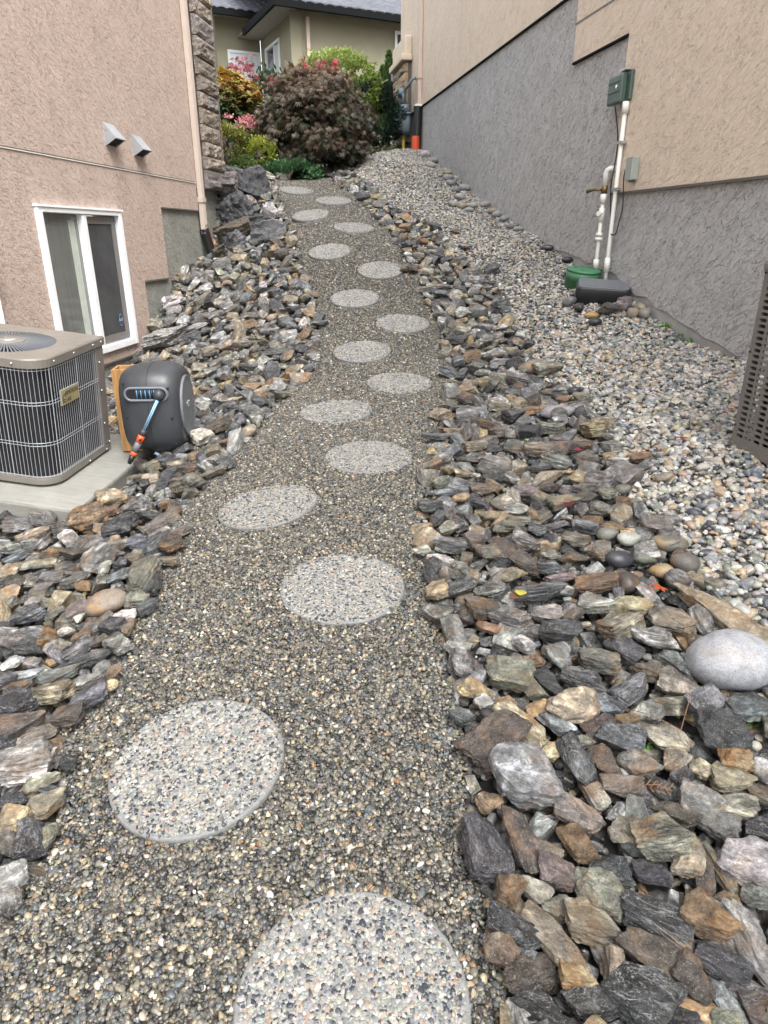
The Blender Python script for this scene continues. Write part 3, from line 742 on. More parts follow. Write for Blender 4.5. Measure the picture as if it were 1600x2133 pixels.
# eaves, gutters and tiled roofs
MB().box((-.70, -.5, 6.93), (10, 0.3, 6.96)).box((-.70, .3005, 6.93), (.3, 3.4, 6.96)).build('soffit', M['soffit'], ho_)
MB().box((-.78, -.60, 6.80), (10, -.5, 6.97)).box((-.78, -.4995, 6.80), (-.70, 2.5, 6.97)).build('gutter', M['fascia'], ho_)
MB().box((-6, 2.75, 7.42), (-.1, 3.7, 7.45)).build('soffit', M['soffit'], ho_)
MB().box((-6, 2.65, 7.29), (-.1, 2.75, 7.47)).build('gutter', M['fascia'], ho_)
def tile_roof(x0, x1, y0, z0, rows, slope, skew=0.0):
    mb = MB(); rl = .36; cols = int((x1 - x0) / .03)
    for r_ in range(rows):
        va, vb = [], []
        for i in range(cols + 1):
            x = x0 + (x1 - x0) * i / cols; wv_ = .035 * (abs(math.sin(math.pi * (x - x0) / .27)) - .3)
            ya, yb = y0 + r_ * rl * math.cos(slope), y0 + (r_ + 1) * rl * math.cos(slope) + .03
            va.append((x, ya, z0 + r_ * rl * math.sin(slope) + .03 + wv_)); vb.append((x, yb, z0 + (r_ + 1) * rl * math.sin(slope) - .005 + wv_))
        n = cols + 1; vs = va + vb + [(p[0], p[1], p[2] - .06) for p in va]
        fs = [(i, i + 1, n + i + 1, n + i) for i in range(cols)] + [(2 * n + i, 2 * n + i + 1, i + 1, i) for i in range(cols)]
        mb.add(vs, fs, 0, True)
    return mb.build('roof', M['tile'], ho_)
tile_roof(-.76, 10, -.60, 6.97, 16, R(24)); tile_roof(-6, 1.6, 2.64, 7.47, 14, R(24))
MB().tube([(-.75, -.55, 7.06), (-.4, 2.2, 8.1)], .09, 8).build('ridge_tile', M['tile'], ho_)

# ---------------------------------------------------------------- equipment on the left
ac = empty('air_conditioner', (-1.924, 3.701, .232), (R(3.2), R(6.0), R(-6.3)), 'tan air conditioner unit with wire grille and gold badge on a concrete pad', 'air conditioner')
pad = empty('concrete_pad', (-1.924, 3.701, .218), (R(3.2), R(6.0), R(-6.3)), 'pale concrete pad under the tan air conditioner unit, edged by rocks', 'concrete pad')
MB().prism([(-1.25, -.20), (.235, -.20), (.235, .98), (-1.25, .98)], -.20, 0, 'z').build('slab', M['pad'], pad, bevel=.018)
W_, D_, H_, RC = .76, .694, .741, .13
def rrect(x0, x1, y0, y1, r, seg=8, corners=(1, 1, 1, 1)):
    pts = []
    for (cx, cy, a0, on) in ((x1 - r, y0 + r, -90, corners[0]), (x1 - r, y1 - r, 0, corners[1]), (x0 + r, y1 - r, 90, corners[2]), (x0 + r, y0 + r, 180, corners[3])):
        if on: pts += [(cx + r * math.cos(R(a0 + 90 * k / seg)), cy + r * math.sin(R(a0 + 90 * k / seg))) for k in range(seg + 1)]
        else:
            sx = x1 if a0 in (-90, 0) else x0; sy = y0 if a0 in (-90, 180) else y1; pts.append((sx, sy))
    return pts
MB().prism(rrect(-W_, 0, 0, D_, RC, 8, (1, 0, 0, 1)), .0, .045, 'z').build('base_pan', M['tan'], ac, bevel=.008)
lid = MB()
# top: slab with a round opening
outer = rrect(-W_ - .008, .008, -.008, D_ + .008, RC, 8, (1, 0, 0, 1)); fcx, fcy, fr = -W_ / 2, D_ / 2 - .02, .255
no = 64; ring = [(fcx + fr * math.cos(2 * math.pi * k / no), fcy + fr * math.sin(2 * math.pi * k / no)) for k in range(no)]
def ray_out(a):
    best = 9; dx_, dy_ = math.cos(a), math.sin(a)
    for i in range(len(outer)):
        x1_, y1_ = outer[i]; x2_, y2_ = outer[(i + 1) % len(outer)]
        ex, ey = x2_ - x1_, y2_ - y1_; den = dx_ * ey - dy_ * ex
        if abs(den) < 1e-9: continue
        t_ = ((x1_ - fcx) * ey - (y1_ - fcy) * ex) / den; u_ = ((x1_ - fcx) * dy_ - (y1_ - fcy) * dx_) / den
        if t_ > 0 and -1e-6 <= u_ <= 1 + 1e-6: best = min(best, t_)
    return (fcx + dx_ * best, fcy + dy_ * best)
angs = sorted([2 * math.pi * k / no for k in range(no)] + [math.atan2(p[1] - fcy, p[0] - fcx) % (2 * math.pi) for p in outer])
oo = [ray_out(a) for a in angs]; ii = [(fcx + fr * math.cos(a), fcy + fr * math.sin(a)) for a in angs]
lid.loft([[(*p, H_ - .045) for p in oo], [(*p, H_) for p in oo], [(*p, H_ + .008) for p in [(fcx + (q[0] - fcx) * .985, fcy + (q[1] - fcy) * .985) for q in oo]], [(*p, H_ + .004) for p in ii], [(*p, H_ - .045) for p in ii], [(*p, H_ - .045) for p in oo]], 0, False, False)
lido = lid.build('lid', M['tan'], ac)
fan = MB().lathe([(fr - .002, H_ - .16), (fr - .002, H_ - .155)], 48, (fcx, fcy, 0)).build('fan_cavity', M['void'], ac)
g_ = MB()
for k in range(74):
    a = 2 * math.pi * k / 74; ca, sa = math.cos(a), math.sin(a)
    r0, r1 = .085, fr + .006; b0 = a + .10
    p0 = (fcx + r0 * ca, fcy + r0 * sa); p1 = (fcx + r1 * math.cos(b0), fcy + r1 * math.sin(b0)); nx_, ny_ = -sa * .004, ca * .004
    g_.add([(p0[0] - nx_, p0[1] - ny_, H_ + .012), (p0[0] + nx_, p0[1] + ny_, H_ + .012), (p1[0] + nx_ * .9, p1[1] + ny_ * .9, H_ + .001), (p1[0] - nx_ * .9, p1[1] - ny_ * .9, H_ + .001),
            (p0[0] - nx_, p0[1] - ny_, H_ - .02), (p0[0] + nx_, p0[1] + ny_, H_ - .02), (p1[0] + nx_ * .9, p1[1] + ny_ * .9, H_ - .02), (p1[0] - nx_ * .9, p1[1] - ny_ * .9, H_ - .02)],
           [(0, 1, 2, 3), (0, 4, 5, 1), (1, 5, 6, 2), (2, 6, 7, 3), (3, 7, 4, 0), (4, 7, 6, 5)])
g_.lathe([(.001, H_ + .016), (.09, H_ + .014), (.10, H_ + .004), (.10, H_ - .02)], 32, (fcx, fcy, 0))
fg = g_.build('fan_guard', M['charl'], ac)
MB().lathe([(.0005, H_ + .0175), (.088, H_ + .0155), (.094, H_ + .011)], 32, (fcx, fcy, 0)).build('motor_cap', M['tan'], fg)
MB().lathe([(.0005, H_ + .020), (.045, H_ + .0195), (.047, H_ + .0165)], 24, (fcx, fcy, 0)).build('cap_plate', M['silver'], fg)
# coil, corner post and grille
MB().prism(rrect(-W_ + .03, -.03, .03, D_ - .02, RC - .03, 8, (1, 0, 0, 1)), .046, H_ - .046, 'z').build('coil', M['fin'], ac)
MB().box((-.10, D_ - .085, .046), (0, D_, H_ - .046)).build('corner_post', M['tan2'], ac, bevel=.006)
MB().box((-W_, D_ - .055, .046), (-.101, D_, H_ - .046)).build('back_panel', M['tan2'], ac)
gr = MB()
def perim(s):                                  # the grille's line: front face, rounded corner, side
    lf = W_ - 2 * RC; la = RC * math.pi / 2
    if s < lf: return (-W_ + RC + s, 0.0)
    s -= lf
    if s < la: a = s / RC - math.pi / 2; return (-RC + RC * math.cos(a), RC + RC * math.sin(a))
    return (0.0, RC + s - la)
LT = W_ - 2 * RC + RC * math.pi / 2 + (D_ - .085 - RC)
nw = 52
for k in range(nw):
    s_ = LT * (k + .3) / nw; x, y = perim(s_)
    rr_ = .0030 if k % 12 == 5 else .0016
    gr.tube([(x, y, .045), (x, y, H_ - .045)], rr_, 5, cap=False)
for zz in (.055, .245, .262, .485, .502, H_ - .06):
    gr.tube([(*perim(LT * k / 60), zz) for k in range(61)], 0.0019, 5, cap=False)
gr.build('grille', M['wire'], ac)
sc_ = MB()
for x, y, zz in [(.002, .13, H_ - .02), (.002, .34, H_ - .02), (.002, .56, H_ - .02), (.002, .66, H_ - .02), (.002, .62, .6), (.002, .62, .42), (.002, .62, .2), (.002, .66, .06), (.002, .40, .02), (.002, .62, .02)]:
    sc_.ball((x + .006, y, zz), .007, 6)
for x in (-.3, -.15): sc_.ball((x, -.012, H_ - .02), .007, 6)
sc_.build('screw', M['silver'], ac)['kind'] = 'stuff'
bx_ = empty('badge', (.0, .0, 0)); bx_.parent = ac
by0, by1, bz0, bz1 = .150, .345, .452, .546
MB().box((.003, by0, bz0), (.012, by1, bz1)).build('plate', M['silver'], bx_, bevel=.002)
MB().box((.0121, by0 + .004, bz0 + .004), (.0135, by1 - .004, bz1 - .004)).build('plate_face', M['gold'], bx_)
RTX = (R(90), 0, R(90))
text('lettering', 'ARMSTRONG', .036, M['ink'], bx_, (.0142, (by0 + by1) / 2 + .018, bz1 - .030), RTX, .0004, .68)
text('lettering', 'AIR', .036, M['ink'], bx_, (.0142, by0 + .082, bz0 + .024), RTX, .0004, .8)
lg = MB(); lg.tube([(.0143, by0 + .012, bz0 + .045), (.0143, by0 + .032, bz0 + .066), (.0143, by0 + .053, bz0 + .046)], .0018, 5); lg.tube([(.0143, by0 + .018, bz0 + .05), (.0143, by0 + .018, bz0 + .016)], .0018, 5)
for q in (.02, .032): lg.tube([(.0143, by0 + .024 + .026 * k / 8, bz0 + q + .003 * math.sin(k * .8)) for k in range(9)], .0016, 5)
lg.build('emblem', M['ink'], bx_)

# wooden post, hose reel
pz = .255
post = empty('wooden_post', (-1.755, 4.352, pz), (0, 0, R(8)), 'hollow cedar box post standing beside the air conditioner, hose reel mounted on it', 'post')
t_, a_ = .018, .178; HP = .545
MB().box((0, 0, 0), (a_, t_, HP)).build('board', M['wood'], post, bevel=.002)
MB().box((0, a_ - t_, 0), (a_, a_, HP)).build('board', M['wood'], post, bevel=.002)
MB().box((0, t_ + .0005, 0), (t_, a_ - t_ - .0005, HP - .002)).build('board', M['wood'], post, bevel=.002)
MB().box((a_ - t_, t_ + .0005, 0), (a_, a_ - t_ - .0005, HP - .002)).build('board', M['wood'], post, bevel=.002)
reel = empty('hose_reel', (-1.475, 4.36, .565), (0, 0, R(3)), 'charcoal plastic wall hose reel with blue hose and orange nozzle, next to the wooden post', 'hose reel')
def sup(rx, rz, n=48, e=3.3, cz=0, cy=0): # cross-section in y,z
    out = []
    for k in range(n):
        t2 = 2 * math.pi * k / n; c_, s2 = math.cos(t2), math.sin(t2)
        out.append((cy + rx * math.copysign(abs(c_) ** (2 / e), c_), cz + rz * math.copysign(abs(s2) ** (2 / e), s2)))
    return out
rings = []
for x, ry, rz in ((-.185, .16, .19), (-.18, .205, .235), (-.165, .222, .252), (-.10, .242, .272), (0, .25, .282), (.10, .244, .275), (.155, .222, .250), (.178, .20, .225), (.18, .185, .21)):
    rings.append([(x, y, z) for y, z in sup(ry, rz)])
body = MB().loft(rings).build('body', M['charc'], reel, bevel=0)
seam = MB().tube([(0.002, y * 1.001, z * 1.001) for y, z in sup(.25, .282)] + [(0.002, *[q * 1.001 for q in sup(.25, .282)[0]])], .0022, 5, cap=False).build('seam', M['black'], body)
# side disc
disc = MB()
def ell(x, ry, rz, n=40): return [(x, ry * math.cos(2 * math.pi * k / n), rz * math.sin(2 * math.pi * k / n)) for k in range(n)]
disc.loft([ell(.17, .178, .20), ell(.193, .176, .198), ell(.196, .168, .19), ell(.190, .162, .184)], 0, True)
dso = disc.build('side_cover', M['charl'], reel)
text('emblem', 'GF', .06, M['silver'], dso, (.1925, 0, .01), (R(90), 0, R(90)), .001, .9)
# slot with rim, drum inside, hose guide ball
def stad(cx, cz, hx, hz, n=10):
    pts = [(cx + hx - hz + hz * math.cos(R(-90 + 180 * k / n)), cz + hz * math.sin(R(-90 + 180 * k / n))) for k in range(n + 1)]
    return pts + [(cx - hx + hz + hz * math.cos(R(90 + 180 * k / n)), cz + hz * math.sin(R(90 + 180 * k / n))) for k in range(n + 1)]
sz = .13
MB().prism(stad(.0, sz, .125, .034), -.2525, -.20).build('slot', M['void'], reel)
st = stad(.0, sz, .128, .038); st.append(st[0])
MB().tube([(x, -.250, z) for x, z in st], .009, 8, cap=False).build('slot_rim', M['charl'], reel)
hv = MB()
for k in range(9): hv.tube([(-.055 + k * .013, -.2535, sz - .026), (-.055 + k * .013, -.2535, sz + .026)], .0045, 6, mi=k % 2)
hv.build('wound_hose', [M['blue'], M['black']], reel)
MB().ball((.080, -.262, sz - .004), .036, 16).build('guide_ball', M['charc'], reel)
hs0 = Vector((.075, -.285, sz - .03)); hs1 = Vector((-.03, -.300, -.09))
hz_ = MB().tube([hs0, hs1], .0115, 12).build('hose', M['blue'], reel)
ax_ = (hs1 - hs0).normalized(); sd = ax_.cross(Vector((0, 1, 0))).normalized()
sp_ = MB()
for q in (-1, 1): sp_.tube([hs0 + sd * .0055 * q + Vector((0, -.0100, 0)), hs1 + sd * .0055 * q + Vector((0, -.0100, 0))], .0022, 6)
sp_.build('hose_stripe', M['bluel'], hz_)
noz = empty('nozzle', (0, 0, 0)); noz.parent = reel
P_ = lambda t: hs1 + ax_ * t
for nm, t0, t1, r0, r1, mt in (('collar', -.01, .028, .020, .019, 'charc'), ('coupler', .0282, .078, .021, .020, 'orange'), ('grip', .0782, .145, .0195, .0205, 'charl'), ('adjuster', .1452, .172, .021, .019, 'orange'), ('tip', .1722, .23, .018, .013, 'black')):
    MB().tube([P_(t0), P_((t0 + t1) / 2), P_(t1)], [r0, (r0 + r1) / 2 * 1.03, r1], 16).build(nm, M[mt], noz)
MB().tube([P_(.045) + Vector((.004, -.019, 0)), P_(.062) + Vector((.004, -.019, 0))], .008, 8).build('button', M['black'], noz)
for x, z in ((-.14, .19), (-.14, -.02), (.13, .16), (.135, -.03), (.14, -.19), (-.12, -.2)):
    MB().tube([(x, -.234, z), (x, -.225, z)], .008, 8).build('screw_hole', M['void'], reel)
cy0 = MB().tube([(-.02 + .17 * k / 10, -.16, -.272 - .03 * math.sin(math.pi * k / 10)) for k in range(11)], .010, 8).build('hose_tail', M['bluel'], reel)
bh = MB().tube([(-1.86, 4.62, .30), (-1.78, 4.66, .295), (-1.7, 4.7, .30), (-1.6, 4.74, .31)], .02, 10).build('garden_hose', M['blue']); tag(bh, 'short run of blue garden hose lying on the pad behind the wooden post', 'hose')
tt = MB().ball((-1.83, 4.95, .44), .15, 14, 0, (1, 1, .8)).build('tarp', M['teal']); tag(tt, 'pale teal tarp bundle glimpsed between the air conditioner and the wooden post', 'tarp')

# meter box and conduit on the pink wall at the frame edge
mbx = empty('meter_box', LORG, LROT, 'pale grey rounded electrical box on the pink wall, cut off beside the window', 'electrical box')
bx0, bx1 = lp(4.86), lp(5.205)
pl = [(bx0, 1.34), (bx1, 1.34), (bx1, 1.52), (bx1 - .03, 1.60), (bx1 - .10, 1.64), (bx0, 1.66)]
MB().prism(pl, -.021, -.14).build('case', M['ggrey'], mbx, bevel=.015)
MB().tube([(bx1 - .05, -.141, 1.50), (bx1 - .05, -.150, 1.50)], .022, 14).build('lock', M['charl'], mbx)
cdt = empty('conduit_pipe', LORG, LROT, 'white vertical conduit pipe running down the pink wall behind the air conditioner', 'pipe')
cx_ = lp(5.20)
MB().tube([(cx_, -.06, .1), (cx_, -.06, 1.34)], .024, 12).build('pipe', M['pvc'], cdt)
MB().box((cx_ - .035, -.09, .82), (cx_ + .035, -.021, .85)).build('clamp', M['galv'], cdt)

# ---------------------------------------------------------------- equipment on the right
# grey louvred heat pump at the frame edge
hpx, hpy, hpz, hh = 1.811, 3.40, .607, .888
hp = empty('heat_pump', (hpx, hpy, hpz), (0, 0, math.atan2(1, RW[1])), 'taupe heat pump with rows of slotted louvres standing on gravel by the grey wall', 'heat pump')
# local x: up the slope (far end at 0), local -y: towards the wall ; box spans x in [-0.85, 0], y in [-0.72, 0]
LX, LY = .85, .72
def slot_panel(x0, x1, z0, z1, cols, rows, sw, sh, mgx, mgz, y=0.0, th=.004):
    mb = MB(); cw = (x1 - x0 - 2 * mgx) / cols; ch = (z1 - z0 - 2 * mgz) / rows
    def q(*v): mb.add(v, [tuple(range(len(v)))])
    for c_ in range(cols):
        off = 0.0
        for r_ in range(rows):
            a, b = x0 + mgx + c_ * cw, z0 + mgz + r_ * ch
            cx, cz = a + cw / 2, b + ch / 2
            ins_ = stad(cx, cz, sw, sh, 5); n = len(ins_)
            cor = [(a + cw, b), (a + cw, b + ch), (a, b + ch), (a, b)]
            base = [(p[0], y, p[1]) for p in ins_] + [(p[0], y, p[1]) for p in cor]
            fs = []; h_ = n // 2 // 1
            k1 = (n // 2 - 1) // 2
            # fan from the four corners
            q1 = n // 4; segs = [(-1, q1, n), ]
            own = []
            for i in range(n):
                px_, pz_ = ins_[i]; ci = (0 if pz_ < cz else 1) if px_ >= cx else (3 if pz_ < cz else 2); own.append(ci)
            for i in range(n):
                j = (i + 1) % n; ca, cb = own[i], own[j]
                if ca == cb: fs.append((i, j, n + ca))
                else: fs.append((i, j, n + cb, n + ca))
            # rim depth
            o_ = len(base); base += [(p[0], y - .012, p[1]) for p in ins_]
            for i in range(n): j = (i + 1) % n; fs.append((i, o_ + i, o_ + j, j))
            mb.add(base, fs)
    for a, b, c2, d2 in ((x0, x0 + mgx, z0, z1), (x1 - mgx, x1, z0, z1), (x0 + mgx, x1 - mgx, z0, z0 + mgz), (x0 + mgx, x1 - mgx, z1 - mgz, z1)):
        q((a, y, c2), (b, y, c2), (b, y, d2), (a, y, d2))
    return mb
pn = slot_panel(-LX, 0, .0, hh - .06, 13, 27, .0245, .0085, .022, .028)
pno = pn.build('louvre_panel', M['tan2'], hp)
bm = bmesh.new(); bm.from_mesh(pno.data); bmesh.ops.remove_doubles(bm, verts=bm.verts, dist=1e-5); bmesh.ops.recalc_face_normals(bm, faces=bm.faces); bm.to_mesh(pno.data); bm.free()
MB().box((-LX + .02, -LY + .02, .02), (-.11, -.035, hh - .07)).build('coil', M['fin'], hp)
MB().box((-.018, -.05, 0), (.003, -.0125, hh - .06)).build('corner_post', M['tan2'], hp)
MB().box((-.018, -LY, 0), (.003, -LY + .05, hh - .06)).build('corner_post', M['tan2'], hp)
MB().box((-.109, -LY + .02, .0), (-.10, -.36, hh - .07)).build('inner_panel', M['black'], hp)
MB().prism([(-LX - .01, .012), (.012, .012), (.012, -LY - .01), (-LX - .01, -LY - .01)], hh - .06, hh, 'z').build('lid', M['tan2'], hp, bevel=.02)
MB().prism([(-LX, .004), (.004, .004), (.004, -LY), (-LX, -LY)], -.035, -.001, 'z').build('base_pan', M['tan2'], hp)
sc_ = MB()
for z_ in (.09, .46, .83): sc_.ball((-.008, .003, z_), .006, 6)
sc_.build('screw', M['ink'], hp)['kind'] = 'stuff'
hb = MB().prism([(-.75, -.02), (-.07, -.02), (-.07, -.70), (-.75, -.70)], -.20, -.036, 'z').build('concrete_block', M['found'], None, (hpx, hpy, hpz), (0, 0, math.atan2(1, RW[1])), bevel=.01)
tag(hb, 'grey concrete block holding up the taupe heat pump', 'block')

def wpt(px, py, off=0.0):                        # local (x, y, z) on the right wall for a place in the photograph
    p = onwall(px, py, RW); return rp(p[1]), .022 + off, p[2]
# irrigation controller, conduits, junction box, cables
ic = empty('controller_box', RORG, RROT, 'dark green weatherproof control box mounted above two white pipes on the wall', 'control box')
x0, _, zt = wpt(1327, 163); x1 = x0 + .27; zt = 2.93; zb = 2.70
MB().box((x0, .024, zb), (x1, .055, zt)).build('back_box', M['dgreen'], ic, bevel=.008)
MB().box((x0 + .05, .0555, zb - .015), (x1 + .02, .118, zt - .02)).build('cover', M['dgreen'], ic, bevel=.015)
MB().box((x0 + .07, .1185, zb + .075), (x1, .126, zb + .085)).build('rib', M['dgreen'], ic)
MB().box((x0 + .07, .1185, zb + .15), (x1, .126, zb + .158)).build('rib', M['dgreen'], ic)
MB().tube([(x0 + .12, .1185, zb + .115), (x0 + .12, .125, zb + .115)], .014, 14).build('emblem', M['silver'], ic)
MB().box((x0 + .03, .04, zt), (x0 + .13, .10, zt + .010)).build('hasp', M['galv'], ic)
cdx, _, _ = wpt(1305, 260); 
cd = empty('conduit_pipe', RORG, RROT, 'tall straight white conduit pipe hanging from the dark green control box', 'pipe')
ctop = zb - .01; cbx = rp(6.86)
MB().tube([(cbx + .03, .055, ctop), (cbx + .03, .055, 1.45), (cbx + .03, .055, 1.02)], .0185, 14).build('pipe', M['pvc'], cd)
MB().tube([(cbx + .03, .055, ctop - .09), (cbx + .03, .055, ctop)], .030, 14).build('fitting', M['pvc'], cd)
for z_ in (2.36, 1.98): MB().box((cbx - .01, .023, z_), (cbx + .07, .082, z_ + .022)).build('clamp', M['galv'], cd)
MB().tube([(cbx + .03, .055, 1.40), (cbx + .03, .055, 1.27)], .026, 14).build('fitting', M['pvc'], cd)
ir = empty('irrigation_pipe', RORG, RROT, 'shorter white water pipe with brass valve and elbow, beside the straight conduit', 'pipe')
ix_ = rp(7.06); 
MB().tube([(ix_, .08, 1.02), (ix_, .08, 1.96)], .018, 14).build('pipe', M['pvc'], ir)
MB().tube([(ix_, .08, 2.03), (ix_, .08, 2.13), (ix_ - .012, .074, 2.16), (ix_ - .03, .06, 2.172), (ix_ - .07, .0, 2.172)], .026, 14).build('elbow', M['pvc'], ir)
for z0_, z1_, r_ in ((1.30, 1.38, .028), (1.55, 1.58, .038), (1.59, 1.62, .034), (1.72, 1.84, .027), (1.88, 1.96, .03)): MB().tube([(ix_, .08, z0_), (ix_, .08, z1_)], r_, 14).build('fitting', M['pvc'], ir)
MB().tube([(ix_, .08, 1.79), (ix_ - .03, .13, 1.79)], .022, 12).build('drain_cap', M['pvc'], ir)
MB().tube([(ix_, .08, 1.962), (ix_, .08, 2.03)], .03, 10).build('valve_body', M['brass'], ir)
MB().tube([(ix_ , .11, 1.995), (ix_ + .05, .16, 2.0), (ix_ + .13, .19, 1.985)], [.012, .012, .018], 8).build('valve_handle', M['brass'], ir)
jb = empty('junction_box', RORG, RROT, 'small grey-green flat junction box on the beige stucco with a cable looping out', 'junction box')
jx, _, jz = wpt(1330, 352)
MB().box((jx - .05, .024, jz - .09), (jx + .05, .085, jz + .09)).build('case', M['ggrey'], jb, bevel=.006)
MB().box((jx - .054, .0855, jz - .092), (jx + .054, .097, jz + .092)).build('cover', M['ggrey'], jb, bevel=.004)
MB().box((jx - .02, .04, jz - .108), (jx + .02, .07, jz - .0905)).build('gland', M['charl'], jb)
def curve_pts(ctrl, n=40):
    ctrl = [Vector(p) for p in ctrl]; out = []
    P = [ctrl[0]] + ctrl + [ctrl[-1]]
    for i in range(1, len(P) - 2):
        for k in range(n // (len(P) - 3)):
            t = k / (n // (len(P) - 3)); p0, p1, p2, p3 = P[i - 1:i + 3]
            out.append(.5 * ((2 * p1) + (-p0 + p2) * t + (2 * p0 - 5 * p1 + 4 * p2 - p3) * t * t + (-p0 + 3 * p1 - 3 * p2 + p3) * t ** 3))
    return out + [ctrl[-1]]
cb = MB().tube(curve_pts([wpt(1318, 355, .05), wpt(1310, 375, .03), wpt(1305, 430, .015), wpt(1299, 460, .02), wpt(1293, 487, .03), wpt(1284, 486, .035), wpt(1281, 465, .02), wpt(1281, 400, .02), wpt(1290, 372, .05), wpt(1290, 330, .012), wpt(1294, 280, .012), wpt(1297, 208, .06)], 90), .006, 6)
cbo = cb.build('cable', M['ink'], None, RORG, RROT); tag(cbo, 'thin black cable looping between the green control box and the junction box', 'cable')

# green valve box and black bait station / valve cover
gpos, _ = at(1214, 600, 0.0)
gb = empty('valve_box', (gpos[0], gpos[1] + .10, gpos[2] - .05), (R(10), 0, R(20)), 'round green plastic valve box with a lid, half buried in gravel', 'valve box')
MB().lathe([(.172, -.08), (.160, .13), (.166, .132), (.163, .205)], 48).build('body', M['green'], gb)
MB().lathe([(.166, .206), (.166, .222), (.157, .228), (.001, .229)], 48).build('lid', M['green'], gb)
for a in (.4, 2.2, 4.0): MB().tube([(.09 * math.cos(a), .09 * math.sin(a), .2292), (.09 * math.cos(a), .09 * math.sin(a), .2305)], .012, 10).build('lift_hole', M['void'], gb)
kpos, _ = at(1254, 632, 0.0)
kb = empty('utility_cover', (kpos[0] + .03, kpos[1] + .12, kpos[2] - .03), (R(13), R(3), R(-14)), 'black flat-topped plastic utility cover wedged against the wall by the white pipes', 'utility cover')
kp = rrect(-.26, .24, -.16, .15, .06, 6); kt = rrect(-.25, .23, -.14, .15, .05, 6)
MB().loft([[(*p, 0) for p in kp], [(*p, .185) for p in kt], [(p[0] * .97, p[1] * .97, .195) for p in kt]]).build('body', M['black'], kb)
kl = MB().loft([[(p[0] * .95, p[1] * .95, .1952) for p in kt], [(p[0] * .94, p[1] * .94, .203) for p in kt]]).build('lid', M['charl'], kb)
rb_ = MB()
for k in range(14): rb_.box((-.19 + k * .028, -.10, .2032), (-.176 + k * .028, .10, .206))
rb_.build('rib', M['charl'], kl)['kind'] = 'stuff'
MB().box((-.08, -.172, .0), (.12, -.150, .06)).build('opening', M['void'], kb)

# gas meter, riser, drain tile end
gm = empty('gas_meter', RORG, RROT, 'blue-grey gas meter on a yellow riser pipe next to the stone pilaster', 'gas meter')
mx, _, mz = wpt(853, 245); mx = rp(15.5)
def gz(px, py): r = ray(px, py); return None
mzt, mzb = 4.10, 3.47
mbm = MB().loft([[(mx + x, y, mzb) for x, y in rrect(-.10, .10, .10, .26, .05, 5)], [(mx + x, y, mzb + .05) for x, y in rrect(-.145, .145, .08, .28, .06, 5)], [(mx + x, y, mzb + .34) for x, y in rrect(-.15, .15, .07, .29, .06, 5)]]).build('body', M['bluegrey'], gm)
for q in (-.075, .075): MB().tube([(mx + q, .265, mzb + .03), (mx + q, .30, mzb + .1), (mx + q, .30, mzb + .33)], .065, 12).build('diaphragm_case', M['bluegrey'], gm)
MB().loft([[(mx + x, y, mzb + .3405) for x, y in rrect(-.17, .17, .06, .32, .05, 5)], [(mx + x, y, mzb + .38) for x, y in rrect(-.17, .17, .06, .32, .05, 5)]]).build('flange', M['bluegrey'], gm)
MB().loft([[(mx + x, y, mzb + .3805) for x, y in rrect(-.15, .15, .08, .29, .06, 5)], [(mx + x, y, mzb + .52) for x, y in rrect(-.11, .11, .10, .26, .05, 5)]]).build('head', M['bluegrey'], gm)
MB().tube([(mx - .06, .18, mzb + .52), (mx - .06, .18, mzb + .72), (mx - .10, .18, mzb + .78), (mx - .24, .16, mzb + .80), (mx - .36, .10, mzb + .9), (mx - .36, .03, mzb + .92)], .028, 10).build('outlet_pipe', M['bluegrey'], gm)
MB().tube([(mx + .07, .18, mzb + .52), (mx + .07, .18, mzb + .68), (mx + .12, .18, mzb + .75), (mx + .5, .2, mzb + .76)], .03, 10).build('inlet_pipe', M['bluegrey'], gm)
MB().tube([(mx + .16, .14, mzb + .76), (mx + .20, .26, mzb + .76)], .09, 16).build('regulator', M['bluegrey'], gm)
MB().tube([(mx + .02, .19, mzb - .45), (mx + .02, .19, mzb + .0)], .035, 12).build('riser', M['yellow'], gm)
odp, _ = at(875, 314)
pts, rs = hose((0, 0, -.10), (0, .02, .24), .085, .022)
od = MB().tube(pts, rs, 20).build('drain_pipe', M['orange'], None, (odp[0] - .09, odp[1] - .02, odp[2])); tag(od, 'short orange corrugated drain pipe end below the black downspout hose', 'drain pipe')

# dark box behind the pilaster
ubp = ray(826, 157); ubp = ubp / ubp[1] * 17.3; ubp[2] += CAM_H
ub = empty('equipment_case', tuple(ubp), (0, 0, R(10)), 'dark grey rounded case with pale rim poking out behind the stone pilaster', 'case')
MB().prism(rrect(-.11, .25, -.16, .16, .06, 5), 0, .25).build('case', M['charc'], ub, bevel=.02)
rq = rrect(-.10, .24, -.15, .15, .06, 5); rq.append(rq[0])
MB().tube([(p[0], -.004, p[1]) for p in rq], .010, 6, cap=False).build('rim', M['galv'], ub)
MB().box((-.07, -.012, .04), (.0, -.001, .07)).build('latch', M['galv'], ub)
MB().box((.0, .05, -1.2), (.12, .17, -.17)).build('stand', M['charc'], ub)

# concrete edging at the top of the path
e0, e1 = at(548, 366)[0], at(612, 364)[0]
ed = MB().box((-1.0, -.07, -.1), (.25, .07, .05)).build('edging_slab', M['pad'], None, ((e0[0] + e1[0]) / 2, e0[1] + .05, e0[2]), (0, 0, R(4)), bevel=.01)
tag(ed, 'pale concrete edging strip across the top end of the gravel path', 'edging')

